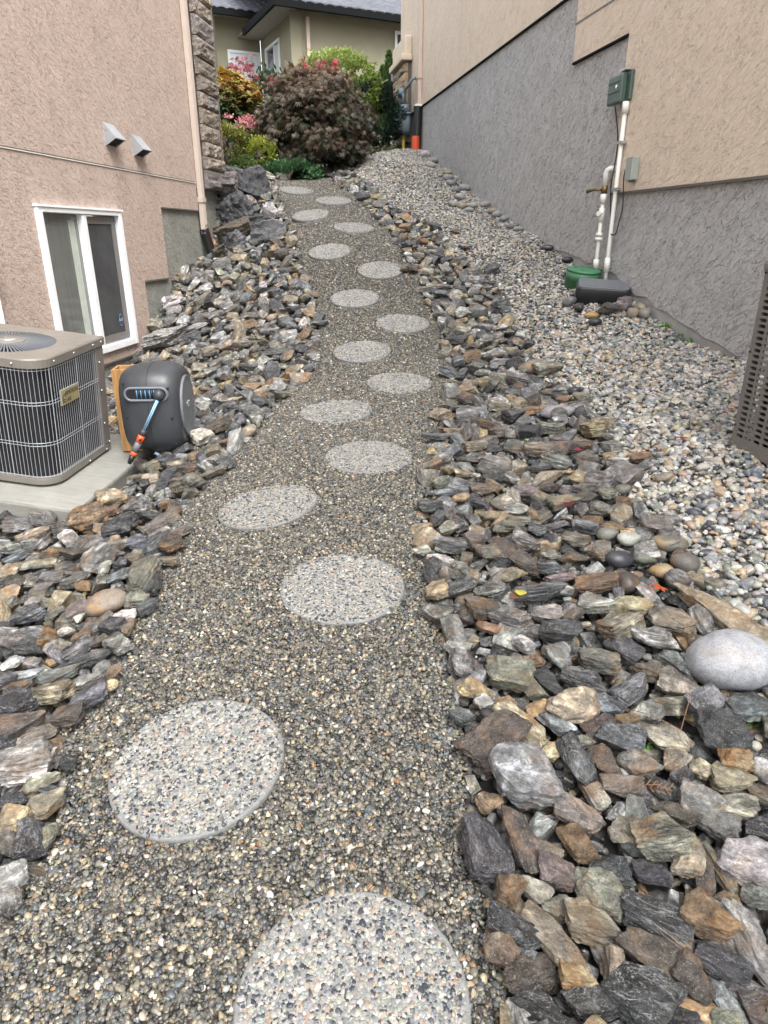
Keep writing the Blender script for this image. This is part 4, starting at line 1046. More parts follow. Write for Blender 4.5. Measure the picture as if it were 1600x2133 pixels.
# ---------------------------------------------------------------- stepping stones
ORD = ['lowest', 'second', 'third', 'fourth', 'fifth', 'sixth', 'seventh', 'eighth', 'ninth', 'tenth', 'eleventh', 'twelfth', 'thirteenth', 'fourteenth', 'fifteenth', 'sixteenth', 'topmost']
SP = []; STONES = []
for i, (px, py) in enumerate(STEP):
    p, d_ = at(px, py, .0115); n_ = nf(p[0], p[1], .25)
    tilt = Vector(n_) * .9 + Vector((0, 0, .1)) + Vector((random.uniform(-.01, .01), random.uniform(-.01, .01), 0))
    tilt.normalize()
    if i: p = p + np.array([0, 0, max(float(zf(p[0] + .25 * math.cos(a), p[1] + .25 * math.sin(a))) + .25 * (tilt.x * math.cos(a) + tilt.y * math.sin(a)) / tilt.z for a in np.arange(0, 6.28, .3)) + .010 - p[2]])
    SP.append((p, i))
    mb = MB(); rp_ = [(.242, -.045), (.2495, -.036), (.25, -.008), (.248, -.002), (.244, 0)]
    mb.lathe(rp_, 72)
    mb.v = [(x * (1 + .006 * math.sin(3 * math.atan2(y, x) + i)), y * (1 + .006 * math.sin(2 * math.atan2(y, x) + i * 2)), z) for x, y, z in mb.v]
    o = mb.build('stepping_stone', M['stone'], None, tuple(p), tuple(tilt.to_track_quat('Z', 'Y').to_euler()))
    o.rotation_euler.rotate_axis('Z', random.uniform(0, 6.28))
    where = {0: 'nearest and cut by the photo edge', 16: 'by the edging strip at the top'}.get(i, 'counting uphill along the gravel path')
    STONES.append(o)
    tag(o, f'round pebbled concrete stepping stone, {ORD[i]} of the seventeen, {where}', 'stepping stone', 'stepping stones up the gravel path')
SXY = np.array([p[:2] for p, _ in SP])

# ---------------------------------------------------------------- rocks
def rock_shape(seed, sub=2, cuts=9, rough=.035, bev=.06):
    rr = random.Random(seed); bm = bmesh.new()
    if seed % 2:
        for k in range(rr.randint(11, 17)):
            d_ = Vector((rr.gauss(0, 1), rr.gauss(0, 1), rr.gauss(0, 1))).normalized(); bm.verts.new(d_ * rr.uniform(.85, 1.15) + Vector((d_.x * .25, 0, -d_.z * .15)))
        h_ = bmesh.ops.convex_hull(bm, input=bm.verts[:])
        bmesh.ops.delete(bm, geom=list({v for v in h_['geom_interior'] + h_['geom_unused'] if isinstance(v, bmesh.types.BMVert)}), context='VERTS')
        cuts = max(2, cuts - 5)
        for zc_ in (.56, -.5):                  # cleavage planes
            n = Vector((rr.gauss(0, .12), rr.gauss(0, .12), math.copysign(1, zc_))).normalized()
            r_ = bmesh.ops.bisect_plane(bm, geom=bm.verts[:] + bm.edges[:] + bm.faces[:], plane_co=n * abs(zc_) * rr.uniform(.8, 1.25), plane_no=n, clear_outer=True)
            ed_ = [e for e in r_['geom_cut'] if isinstance(e, bmesh.types.BMEdge)]
            if len(ed_) >= 3: bmesh.ops.contextual_create(bm, geom=ed_)
    else: bmesh.ops.create_cube(bm, size=2)
    if not seed % 2:
      for v in bm.verts: v.co += Vector((rr.uniform(-.34, .34), rr.uniform(-.34, .34), rr.uniform(-.32, .32)))
    for k in range(cuts):
        n = Vector((rr.gauss(0, 1), rr.gauss(0, 1), rr.gauss(0, .6))).normalized()
        sup_ = max(v.co.dot(n) for v in bm.verts); d = sup_ * rr.uniform(.58, .95)
        g = bm.verts[:] + bm.edges[:] + bm.faces[:]
        r_ = bmesh.ops.bisect_plane(bm, geom=g, plane_co=n * d, plane_no=n, clear_outer=True)
        ed_ = [e for e in r_['geom_cut'] if isinstance(e, bmesh.types.BMEdge)]
        if len(ed_) >= 3: bmesh.ops.contextual_create(bm, geom=ed_)
    bmesh.ops.remove_doubles(bm, verts=bm.verts, dist=.04)
    if sub > 0: bmesh.ops.bevel(bm, geom=bm.edges[:], offset=bev, segments=1, affect='EDGES', clamp_overlap=True)
    bmesh.ops.triangulate(bm, faces=bm.faces)
    for _ in range(sub):
        bmesh.ops.subdivide_edges(bm, edges=[e for e in bm.edges if e.calc_length() > .13], cuts=1)
        bmesh.ops.triangulate(bm, faces=bm.faces)
    bm.normal_update()
    from mathutils import noise as mn
    o_ = Vector((seed * 3.1, 0, 0))
    if sub > 0:
        dv = {}
        for v in bm.verts:
            q = v.co + o_; lay = Vector((q.x * .8, q.y * .8, q.z * 5))
            dv[v] = v.normal * rough * (mn.noise(q * 1.7) * 1.3 + mn.noise(q * 4.5) * .8 + mn.noise(lay * 1.3) * 1.1 + mn.noise(q * 11) * .55)
        for v, d in dv.items(): v.co += d
    m = max(abs(c) for v in bm.verts for c in v.co)
    bm.verts.ensure_lookup_table()
    V = np.array([v.co[:] for v in bm.verts]); F = [[v.index for v in f.verts] for f in bm.faces]
    bm.free(); V -= (V.max(0) + V.min(0)) / 2; V /= (V.max(0) - V.min(0)) / 2
    return V, np.array(F)
def cobble_shape(seed, sub=3):
    rr = random.Random(seed); bm = bmesh.new(); bmesh.ops.create_icosphere(bm, subdivisions=sub, radius=1)
    from mathutils import noise as mn
    for v in bm.verts:
        q = v.co * .75 + Vector((seed * 5.3, 1, 2)); v.co *= 1 + .30 * mn.noise(q) + .05 * mn.noise(q * 3)
    bm.verts.ensure_lookup_table()
    V = np.array([v.co[:] for v in bm.verts]); F = np.array([[v.index for v in f.verts] for f in bm.faces]); bm.free()
    V -= (V.max(0) + V.min(0)) / 2; V /= (V.max(0) - V.min(0)) / 2
    return V, F
HI = [rock_shape(k, 4, 9, .075, .035) for k in range(26)]
BIG = [rock_shape(200 + k, 5, 11, .09, .03) for k in range(6)]
MID = [rock_shape(100 + k, 1, 7, .04, .05) for k in range(26)]
LOW = [rock_shape(300 + k, 0, 6) for k in range(20)]
CH = [cobble_shape(k, 3) for k in range(8)]; CM = [cobble_shape(20 + k, 2) for k in range(8)]
PAL = dict(K=(.034, .036, .040), G=(.105, .106, .103), L=(.20, .204, .202), W=(.31, .305, .285), B=(.062, .053, .045), R=(.125, .086, .053), T=(.22, .19, .14), O=(.128, .124, .100), P=(.12, .103, .098), Y=(.25, .20, .12), S=(.072, .079, .086))
WORD = dict(K='near-black', G='mid grey', L='pale grey', W='whitish', B='dark brown', R='rusty orange', T='tan', O='olive grey', P='pinkish grey', Y='yellowish tan', S='slate blue')
RUST = dict(K=.05, G=.35, L=.35, W=.5, B=.5, R=1.0, T=.8, O=.55, P=.35, Y=1.0, S=.12)
BAND = dict(K=.85, G=1.0, L=.9, W=.5, B=.4, R=.4, T=.55, O=.7, P=.55, Y=.45, S=.95)
WET = dict(K=.9, G=.7, L=.35, W=.2, B=.95, R=.7, T=.4, O=.6, P=.6, Y=.4, S=.9)
def rot_from(n, yaw, tx, ty):
    z = Vector(n).normalized(); q = z.to_track_quat('Z', 'Y').to_matrix()
    x = Vector((math.cos(yaw), math.sin(yaw), 0)); x = (x - z * x.dot(z)).normalized(); y = z.cross(x)
    Rm = Matrix((x, y, z)).transposed()
    return np.array((Rm @ Euler((tx, ty, 0)).to_matrix()))
def make_rock(name, shape, pos, dims, Rm, code, rs, mat='rock', smooth=True):
    V, F = shape; v = V * (np.array(dims) / 2)
    me = bpy.data.meshes.new(name); me.from_pydata(v.tolist(), [], F.tolist())
    me.polygons.foreach_set('use_smooth', [smooth] * len(F)); me.materials.append(M[mat])
    if smooth and mat == 'rock': me.set_sharp_from_angle(angle=R(33))
    col = np.array(PAL[code]) * rs.uniform(.8, 1.25) * rs.uniform(.94, 1.06, 3)
    n = len(V); y_far = pos[1] > 7
    a = me.attributes.new('lc', 'FLOAT_VECTOR', 'POINT'); a.data.foreach_set('vector', (v + rs.uniform(0, 50, 3)).ravel())
    a = me.attributes.new('col', 'FLOAT_COLOR', 'POINT'); a.data.foreach_set('color', np.tile([*col, 1.0], n))
    a = me.attributes.new('par', 'FLOAT_VECTOR', 'POINT'); a.data.foreach_set('vector', np.tile([BAND[code] * rs.uniform(.35, 1.15) * (.45 if dims[0] > .36 and y_far else 1), RUST[code] * rs.uniform(.5, 1), WET[code] * rs.uniform(.4, 1)], n))
    o = bpy.data.objects.new(name, me); COL.objects.link(o)
    mw = Matrix(Rm.tolist()).to_4x4(); mw.translation = Vector(pos); o.matrix_world = mw
    return o

# (x, y, length, width, turn, colour) as seen in enlarged crops of the photograph: crop origin and scale first
C6 = (900, 1200, 1600 / 700, """125 50 170 70 -15 K;265 65 150 70 10 G;515 75 250 100 5 S;250 150 200 110 -10 B;375 200 180 90 20 G;265 235 120 50 20 R;545 175 140 90 10 G;775 140 160 90 35 L;935 145 210 95 -5 T;1140 220 210 110 15 O;1025 75 100 70 60 L;790 30 220 80 5 R;610 265 190 100 10 K;890 255 210 130 -25 O;1065 295 220 110 15 L;1260 295 110 70 -30 B;435 315 100 90 70 L;300 380 160 65 -5 K;140 410 130 110 60 G;130 335 140 60 -10 L;205 420 90 80 70 P;460 400 140 70 15 R;600 380 150 120 50 L;915 350 140 90 45 K;790 405 200 100 15 O;360 480 230 130 15 O;545 490 170 80 30 K;200 545 170 90 -5 Y;250 590 95 75 0 W;725 500 200 100 20 K;950 535 180 100 -20 S;1033 445 130 95 20 B;1165 440 190 100 35 S;1160 520 170 110 40 O;660 610 250 200 25 T;1310 610 180 120 -15 S;1490 630 260 130 -20 S;505 620 110 80 -30 Y;590 690 160 80 45 S;140 660 120 70 35 S;355 590 100 60 -10 Y;430 720 250 140 45 T;310 800 350 190 -20 B;840 620 140 90 30 S;799 700 180 80 -15 B;940 680 140 60 -5 R;705 775 150 70 10 O;905 770 190 120 25 S;575 825 130 80 -25 Y;680 880 220 130 80 K;1390 760 240 180 15 K;1100 750 220 130 35 O;985 890 200 130 0 O;815 870 170 120 20 B;1165 860 160 100 -20 O;450 980 370 270 15 L;905 990 200 90 10 P;770 1010 160 90 75 O;690 1120 250 120 25 P;1200 940 120 80 -10 K;1290 910 120 90 0 T;1440 890 150 130 30 Y;1420 975 190 120 25 T;1310 1115 280 180 30 G;900 1110 150 90 -5 L;1030 1100 130 90 35 K;1090 990 140 90 60 K;1440 1100 200 130 20 O;270 1070 100 100 -40 R;435 1260 310 130 72 B;260 1290 270 220 80 K;560 1300 110 90 -20 O;695 1265 170 120 70 R;925 1200 130 130 0 O;1085 1255 210 200 0 O;1180 1140 180 110 35 B;1235 1330 200 130 -50 T;600 1410 220 130 15 P;840 1400 190 140 -5 K;1050 1400 190 100 20 K;1375 1370 200 90 75 O;1300 1430 200 90 -70 B;1520 1370 250 250 10 L;360 1500 140 130 -50 R;490 1480 150 100 40 O;800 1510 260 170 20 O;600 1560 140 110 20 O;1070 1610 310 180 25 K;745 1640 230 220 0 O;390 1670 290 130 30 K;550 1690 350 140 55 T;1300 1650 250 180 50 R;1410 1540 150 80 -20 R;1510 1740 380 180 60 L;1040 1790 260 180 40 B;1160 1720 200 120 40 G;330 1780 190 120 15 B;430 1800 120 90 30 K;460 1890 270 130 -10 B;680 1900 170 150 0 Y;870 1870 190 150 70 T;1220 1900 230 190 30 B;1390 1830 230 150 30 K;1480 1950 250 120 10 S;510 2020 260 150 10 K;750 2030 240 140 -10 K;1000 2020 330 250 30 K;1290 2050 220 110 25 Y;1390 2010 230 110 60 S;1560 2060 150 130 0 B;350 2080 120 60 85 T;600 2110 200 70 5 S;1180 2110 200 110 10 K;1400 2120 180 100 -10 O;1560 1500 150 100 20 G;1550 1200 130 90 10 K;1570 1030 110 80 20 O;1350 340 160 70 20 O""")
C1 = (800, 800, 2.0, """620 105 80 45 -10 R;540 135 90 60 -10 K;410 165 100 40 5 B;870 195 90 70 -10 Y;815 265 100 50 0 B;1060 300 110 45 5 R;1090 330 80 40 -15 S;240 405 90 60 0 O;240 450 120 40 -8 S;320 470 80 42 -8 Y;410 435 120 60 5 O;380 490 80 65 0 K;550 515 100 50 5 L;750 490 150 50 -5 O;900 525 100 60 10 O;275 665 140 60 5 G;375 660 70 70 30 P;590 660 120 80 20 G;690 645 90 60 -20 K;640 600 80 60 10 S;800 645 100 60 20 O;840 590 100 60 20 S;1130 585 130 70 15 G;205 780 110 90 60 K;235 725 120 50 5 W;160 690 60 60 0 W;735 795 130 42 -3 P;600 745 120 80 30 B;690 760 100 50 5 S;445 700 120 80 10 O;510 680 110 80 50 B;895 690 90 90 40 O;700 700 90 50 0 G;790 715 120 40 0 B;220 860 100 85 -15 Y;525 790 140 60 -5 T;330 790 150 70 35 G;465 380 110 60 -10 K;525 385 80 60 40 L;350 310 90 40 10 G;370 255 110 60 -15 O;220 215 140 38 -5 S;290 195 110 40 -8 T;600 205 90 60 20 K;700 180 90 60 20 O;760 230 130 50 -20 G;640 275 130 80 10 O;720 320 120 60 20 G;900 390 120 60 10 G;690 430 80 50 -10 B;850 430 80 50 20 P;580 440 110 60 30 P;640 340 130 45 0 S;330 365 90 40 5 T;840 470 90 60 -30 B;930 455 60 60 30 O;560 560 100 40 0 O;460 540 130 40 10 T;300 570 80 70 60 G;520 590 130 50 5 O;260 600 90 50 -20 O;370 560 70 50 20 G;720 575 100 40 0 G;965 585 100 36 15 R;270 85 90 50 0 O;350 60 80 60 30 B;480 95 90 50 5 O;800 85 80 50 -30 G;580 155 80 50 -10 S;470 195 80 50 60 P""")
C7 = (0, 1000, 1600 / 700, """30 190 110 90 0 K;95 215 160 80 -15 G;210 195 120 90 20 G;310 235 120 110 0 G;415 215 180 150 0 R;560 225 180 110 5 K;530 95 150 110 30 T;665 140 170 110 25 G;500 155 140 50 -5 R;165 265 180 60 -8 T;40 320 150 100 30 G;785 110 60 50 0 R;815 310 100 90 20 B;740 225 110 60 -20 P;850 240 100 60 -30 G;360 345 120 70 20 B;550 340 130 50 5 P;640 360 90 75 20 O;720 390 120 50 25 K;800 375 120 50 10 O;460 390 130 110 -40 G;170 400 240 50 -3 O;575 395 90 60 0 K;500 412 60 70 0 W;660 402 100 40 10 R;575 450 130 70 -5 S;350 470 150 80 10 G;400 490 90 50 15 R;680 470 150 130 80 O;735 480 140 60 75 K;650 560 110 100 -10 O;595 630 130 40 -10 W;525 695 140 80 15 K;365 605 100 60 -20 P;380 640 60 50 30 W;270 620 90 50 0 O;120 640 210 80 5 S;155 575 65 60 0 W;230 740 90 80 60 R;130 735 140 80 -15 G;310 715 80 50 0 W;130 790 170 80 5 K;270 790 110 70 10 O;370 790 130 80 -25 S;390 735 100 50 10 R;390 850 300 62 -3 K;50 865 120 50 -10 W;150 860 90 60 0 G;130 915 160 60 -5 L;420 945 150 60 -5 L;270 930 200 80 -10 G;265 1010 190 110 5 T;75 1065 190 130 10 K;430 1030 170 100 -25 S;330 1120 160 100 -15 B;90 1180 220 110 -10 B;150 1220 200 70 -15 O;130 1350 250 210 -10 L;180 1440 200 90 -25 O;225 1545 160 110 -25 T;55 1625 160 110 10 Y;60 1530 120 90 20 K;45 1720 130 120 10 P;150 1700 160 150 60 K;225 1680 120 90 80 O;600 690 100 60 75 T;540 900 90 50 -10 R;525 965 70 60 -20 Y;320 1330 80 70 0 K;560 780 130 80 30 G;470 755 70 60 60 P;250 460 120 60 0 G;130 480 120 70 10 O;40 430 120 70 -5 T;70 500 110 90 20 B;30 590 100 70 0 O;100 310 100 60 0 K;580 300 160 50 0 O;660 300 110 70 10 S;20 960 110 80 10 S;90 985 110 80 20 O;40 760 120 60 0 P;700 600 90 60 -30 S;20 690 100 60 0 K;10 1250 90 160 80 K;20 1900 200 130 -30 L;40 1980 150 100 20 G""")
C4 = (0, 650, 3.2, """1115 200 230 210 10 L;1040 100 90 90 0 O;1130 75 110 70 -25 G;1220 75 90 75 20 L;1290 190 120 90 -10 S;1270 255 100 60 0 G;1290 110 110 60 0 G;1440 350 100 60 -20 G;1450 770 200 120 -15 B;1370 680 110 60 0 B;1345 840 130 120 20 W;1500 860 160 45 -8 R;1540 640 120 80 0 K;1420 1060 190 55 -3 O;1260 1035 160 90 -10 B;1110 1000 150 110 10 K;1030 1030 110 90 0 O;1240 1155 260 130 25 O;1000 1105 120 50 0 T;1090 1150 110 90 70 K;1100 1270 80 60 0 R;1330 420 100 60 0 T;1420 530 90 50 10 G;1490 420 110 70 -10 S;1370 510 70 60 0 R;1350 600 110 50 20 L;1400 900 120 60 10 O;1210 960 90 60 20 L;1300 960 70 60 -30 Y;1500 1000 120 70 20 S;1430 930 130 70 0 O;1180 1090 90 50 20 B;920 1100 110 70 -20 O;960 1150 90 70 20 K;870 1120 90 60 10 G;1500 240 110 60 20 T;1400 260 110 70 -20 O;1460 180 100 60 10 L;1540 120 110 70 10 G;1350 50 110 60 0 G;1500 320 100 60 -10 O;1530 500 110 50 20 G""")
C2 = (300, 340, 4.0, """740 95 260 120 5 K;890 170 230 190 -20 K;690 200 190 170 20 G;740 390 270 170 -20 K;850 340 140 120 10 P;935 450 230 80 5 K;760 545 280 120 3 B;1040 560 290 140 10 S;720 640 270 110 10 S;640 725 180 110 65 O;1060 420 130 80 30 L;630 360 60 60 0 P;790 270 70 50 -20 T;1010 270 90 80 60 G;1050 355 80 50 0 L;500 1060 150 90 -10 L;240 1180 160 110 -30 L;420 1010 110 70 -40 L;380 980 90 70 -30 G;540 930 90 70 0 G;690 1005 90 60 0 T;590 1270 170 90 -15 G;640 860 160 90 -15 G;500 1140 160 80 -20 O;1080 1180 110 80 60 K;620 1170 90 70 0 O;1160 1300 100 70 0 T;870 1350 90 110 70 R;980 1040 130 60 0 K;1260 1220 140 90 -30 K;1420 1090 60 50 20 R;330 1330 120 90 -20 L;440 1370 170 60 -15 L;210 1320 140 80 -20 G;100 1350 110 120 60 G;1300 1540 140 70 10 K;1120 1570 260 60 5 S;560 1560 180 60 0 P;840 1510 160 70 -30 G;710 1510 90 90 40 L;740 1280 110 60 10 T;1040 1400 160 70 5 G;1470 1330 140 60 -20 S;1280 890 90 80 0 O;1170 890 110 60 0 K;620 850 70 60 0 K""")
C3 = (650, 300, 1600 / 600, """380 340 90 60 -10 G;285 300 80 50 0 K;460 360 80 40 0 S;380 400 60 40 -10 S;430 440 60 40 0 S;480 440 50 40 60 T;690 470 60 50 0 K;640 660 70 50 -40 O;740 700 60 40 -20 P;800 645 70 50 10 T;560 695 80 50 0 B;640 710 80 40 10 O;1000 700 90 60 -30 K;620 760 70 50 0 G;720 790 110 40 5 G;730 840 90 60 10 S;650 810 90 40 0 G;800 830 60 50 -20 L;1070 915 60 60 60 S;710 950 80 50 10 K;840 945 90 60 -10 L;760 905 80 60 -10 G;810 890 80 60 70 K;920 935 90 60 20 G;820 1040 130 80 10 O;890 1010 60 50 -20 O;960 1090 140 80 -20 G;800 1090 140 70 0 K;1060 1020 80 50 0 L;1010 1170 140 60 -10 L;880 1190 120 60 -10 R;800 1170 70 50 0 B;920 1220 80 50 20 K;1150 1310 140 60 10 G;1040 1290 120 50 10 O;830 1285 80 60 0 S;1310 1255 170 80 0 O;800 480 60 36 5 R;530 560 70 40 0 K;560 520 60 40 0 O;700 530 50 40 0 G;900 830 70 40 -20 G;980 770 70 40 0 K;900 710 80 40 -10 G;590 620 70 40 0 O;700 620 80 40 0 K;610 590 60 40 0 T;520 690 60 40 0 B;850 570 80 40 0 G;950 730 60 30 0 G""")
ROCKS = []
for ox, oy, sc, s_ in (C6, C1, C7, C4, C2, C3):
    for it in s_.split(';'):
        u, v, l, w_, a, c_ = it.split(); ROCKS.append((ox + float(u) / sc, oy + float(v) / sc, float(l) / sc, float(w_) / sc, float(a), c_))
ROCKS.sort(key=lambda r: -r[2] * r[3])
FOOT = []; items = []
for i, (px, py, l, w_, a, code) in enumerate(ROCKS):
    big = l * w_ > 1050 and py < 540 and px < 640
    p, d_ = at(px, py, .055 if not big else .13)
    el = math.asin(-ray(px, py)[2] / np.linalg.norm(ray(px, py))) + math.atan(max(0, (zf(p[0], p[1] + .3) - zf(p[0], p[1] - .3)) / .6))
    k = max(.55, math.sin(max(.1, el)))
    ar = R(a); wx_, wy_ = math.cos(ar), -math.sin(ar) / k
    Lw = l * d_ / 1406 * math.hypot(wx_, wy_) * .98; Ww = w_ * d_ / 1406 * math.hypot(math.sin(ar), math.cos(ar) / max(k, .78)) * .98
    rs = np.random.default_rng(1000 + i)
    Hh = min(Lw, Ww) * rs.uniform(.48, .78); Lw *= 1.07; Ww *= 1.07
    if big: Lw *= 1.12; Ww *= 1.12; Hh = Ww * .95
    if Ww > Lw: Lw, Ww = Ww, Lw * 1.0
    yaw = math.atan2(wy_, wx_)
    if l * w_ and w_ > l: yaw += math.pi / 2
    items.append((p, (Lw, Ww, Hh), yaw, code, rs, big, l * w_))
    FOOT.append((p[0], p[1], .5 * math.sqrt(Lw * Ww)))
FOOT = np.array(FOOT)
bank = lambda x, y: 'right bank' if inpoly(np.array([x]), np.array([y]), RROCK)[0] or x > .3 else 'left bank'
nearS = lambda x, y: ORD[int(np.argmin((SXY[:, 1] - y) ** 2 + .02 * (SXY[:, 0] - x) ** 2))]
LBL = {}
def rock_label(x, y, dims, code, rnd=False):
    Lw, Ww, Hh = dims
    size = 'huge' if Lw > .42 else 'large' if Lw > .24 else 'medium' if Lw > .15 else 'small'
    shp = 'rounded' if rnd else 'long' if Lw / Ww > 2.0 else 'slabby' if Lw / Ww > 1.45 else 'blocky'
    return f'{size} {WORD[code]} {shp} rock, {bank(x, y)} level with {nearS(x, y)} stepping stone'
def place_labels(rows):
    """rows: [object, x, y, label]; rocks that read alike are told apart by their order outwards from the path"""
    by = {}
    for r_ in rows: by.setdefault(r_[3], []).append(r_)
    for lb, v in by.items():
        v.sort(key=lambda r_: abs(r_[1] - float(np.interp(r_[2], SXY[:, 1], SXY[:, 0]))))
        nth = ['nearest the path', 'second from path', 'third from path', 'fourth from path', 'fifth from path', 'sixth from path', 'seventh from path', 'eighth from path']
        for k, r_ in enumerate(v):
            r_[0]['label'] = lb if len(v) == 1 else f'{lb}, {nth[min(k, 7)]}'
rows = []
NIND = 292
rest = []
for i, (p, dims, yaw, code, rs, big, area) in enumerate(items):
    n_ = nf(p[0], p[1]); zc = zf(p[0], p[1]) + (.035 if not big else .02) + dims[2] * (.36 if not big else .32)
    Rm = rot_from(n_ * .85 + np.array([0, 0, .15]), yaw, rs.normal(0, .13), rs.normal(0, .13))
    if i < NIND:
        o = make_rock('rock', (BIG if big or dims[0] > .3 else HI)[int(rs.integers(0, 6 if big or dims[0] > .3 else 26))], (p[0], p[1], zc), dims, Rm, code, rs)
        tag(o, None, 'rock', 'loose angular rocks on the banks beside the path')
        rows.append([o, p[0], p[1], rock_label(p[0], p[1], dims, code)])
    else: rest.append((p[0], p[1], zc, dims, Rm, code, rs))
place_labels(rows)

# rounded stones one by one
def cobble(px, py, l, w_, a, code, label, hgt=.75, dz=.03, par=None, grp='rounded river stones among the gravel', yawk=None, cat='boulder'):
    p, d_ = at(px, py, dz + .02); rs = np.random.default_rng(int(px * 7 + py))
    Lw = l * d_ / 1406; Ww = w_ * d_ / 1406 * 1.1; Hh = min(Lw, Ww) * hgt
    o = make_rock('cobble', CH[int(rs.integers(0, 8))], (p[0], p[1], zf(p[0], p[1]) + dz + Hh * .25), (Lw, Ww, Hh), rot_from(nf(p[0], p[1]), -R(a), rs.normal(0, .1), rs.normal(0, .1)), code, rs, 'cobble')
    tag(o, label, cat, grp)
    return o
FT = [(x, y, r) for x, y, r in FOOT]
def foot(px, py, r): p, d_ = at(px, py, .05); FT.append((p[0], p[1], r * d_ / 1406))
foot(1520, 1400, 95)
wb = cobble(1518, 1392, 172, 118, 18, 'L', 'big smooth speckled white boulder, largest rounded stone on the right bank', .95, .05)
for at_ in wb.data.attributes:
    if at_.name == 'col': at_.data.foreach_set('color', np.tile([.30, .312, .33, 1.0], len(wb.data.vertices)))
sp_, d_ = at(1508, 1280, .05); foot(1470, 1240, 40); foot(1540, 1310, 40)
q0, _ = at(1430, 1220, .05); q1, _ = at(1582, 1338, .05); rs = np.random.default_rng(5)
sl_ = make_rock('rock', BIG[2], (sp_[0], sp_[1], zf(sp_[0], sp_[1]) + .05), (np.hypot(*(q1 - q0)[:2]) * 1.15, .125, .075), rot_from(nf(sp_[0], sp_[1]), math.atan2(q1[1] - q0[1], q1[0] - q0[0]), .05, 0), 'T', rs)
tag(sl_, 'long plank-shaped tan slab lying on gravel just uphill of the white boulder', 'rock', 'loose angular rocks on the banks beside the path')
for q in [(1304, 1212, 56, 54, 10, 'B', 'dark brown round cobble on the right bank resting against a rusty slab'), (1381, 1186, 54, 36, 10, 'Y', 'yellow and cream oval cobble near the dark brown round cobble'),
          (1290, 1162, 62, 40, 0, 'K', 'near-black wet oval cobble uphill of the dark brown round cobble'), (1342, 1158, 52, 28, 5, 'O', 'flat olive oval cobble beside the near-black wet cobble'),
          (1428, 1170, 60, 46, 10, 'O', 'greenish grey round cobble at the gravel edge above the tan plank slab'), (1310, 1120, 50, 32, 0, 'W', 'white speckled oval cobble at the right gravel edge'),
          (1395, 1130, 78, 42, 8, 'O', 'broad flat grey-olive cobble at the edge of the right gravel'), (1265, 1108, 46, 30, 10, 'O', 'small grey-brown oval cobble between rocks and the right gravel'),
          (1168, 830, 40, 30, 0, 'K', 'shiny black round cobble beside the small pale boulder on the right bank'), (1162, 858, 76, 34, -5, 'L', 'pale flat cobble just below the shiny black round cobble'),
          (1195, 812, 34, 22, 5, 'K', 'small black cobble at the gravel edge above the shiny black one'), (1222, 952, 18, 17, 0, 'Y', 'tiny peach-coloured egg-shaped cobble on the right rock bank'),
          (1465, 968, 30, 18, 0, 'W', 'bright white flat pebble alone on the right gravel'), (1288, 1060, 40, 44, 60, 'B', 'dark brown wet egg-shaped cobble at the right gravel edge'),
          (1386, 990, 40, 20, 0, 'T', 'beige flat cobble alone on the gravel below the heat pump'), (220, 1258, 92, 60, -8, 'T', 'olive rounded boulder among grey rocks on the left bank'),
          (1298, 1015, 36, 24, 10, 'O', 'light brown rounded cobble at the edge of gravel and rocks'), (480, 758, 20, 14, 0, 'P', 'small pink rounded cobble on the left bank above the hose reel'),
          (1022, 1485, 44, 32, 0, 'K', 'near-black wet rounded cobble between dark rocks, right bank by the second stepping stone'),
          (1006, 1456, 42, 32, 0, 'W', 'creamy white rounded cobble at the right path edge near the third stepping stone'), (1575, 1545, 26, 22, 0, 'W', 'small white round pebble at the right photo edge below the boulder'),
          (654, 347, 58, 34, 0, 'G', 'grey half-buried boulder at the end of the garden bed atop the path'), (672, 358, 30, 18, 0, 'T', 'tan cobble beside the grey half-buried boulder atop the path'),
          (1110, 765, 64, 34, 0, 'O', 'low pale olive boulder at the gravel edge, right of the eighth stepping stone')]:
    cobble(*q)
walls_c = [(886, 322, 20, 14), (903, 335, 24, 14), (897, 344, 22, 12), (932, 360, 18, 11), (934, 370, 22, 12), (940, 381, 20, 11), (950, 396, 16, 10), (968, 392, 24, 14), (958, 410, 20, 12), (945, 425, 22, 12), (962, 428, 22, 12), (985, 428, 20, 12), (978, 436, 18, 9), (1012, 425, 20, 12), (1028, 440, 24, 12), (1036, 446, 20, 13), (1050, 455, 18, 12), (1068, 470, 24, 10), (1080, 476, 22, 10), (1045, 432, 16, 10), (1140, 515, 24, 11), (1182, 540, 22, 11), (1318, 652, 22, 20), (1343, 655, 24, 22), (1336, 640, 18, 26), (1232, 656, 26, 14), (1206, 640, 18, 20), (1186, 628, 26, 20), (1240, 670, 24, 16), (1322, 645, 14, 12)]
for k, (px, py, l, w_) in enumerate(walls_c):
    o = cobble(px, py, l * 1.15, w_ * 1.15, random.uniform(-15, 15), 'WLWTLLGLWLT'[k % 11] if k < 20 else 'KKTLTYKGKO'[k % 10], None, .85, .028, cat='cobble', grp='cobbles along the foot of the grey wall')
    o['label'] = ('small rounded cobble in the row along the foot of the grey stucco wall' if k < 22 else 'small rounded cobble in the cluster around the black utility cover')
    if k >= 22: o['group'] = 'cobbles around the utility cover'
for q in [(1265, 651, 48, 26, -3, 'B', 'brown rusty block leaning on the front of the black utility cover'), (1300, 640, 34, 32, 60, 'G', 'grey upright block beside the black utility cover')]:
    p, d_ = at(q[0], q[1], .03); rs = np.random.default_rng(int(q[0]))
    o = make_rock('rock', HI[int(rs.integers(0, 26))], (p[0], p[1], zf(p[0], p[1]) + .06), (q[2] * d_ / 1406, q[3] * d_ / 1406 * .8, q[3] * d_ / 1406), rot_from((0, 0, 1), -R(q[4]) * .2, .1, 0), q[5], rs)
    tag(o, q[6], 'rock', 'loose angular rocks on the banks beside the path')

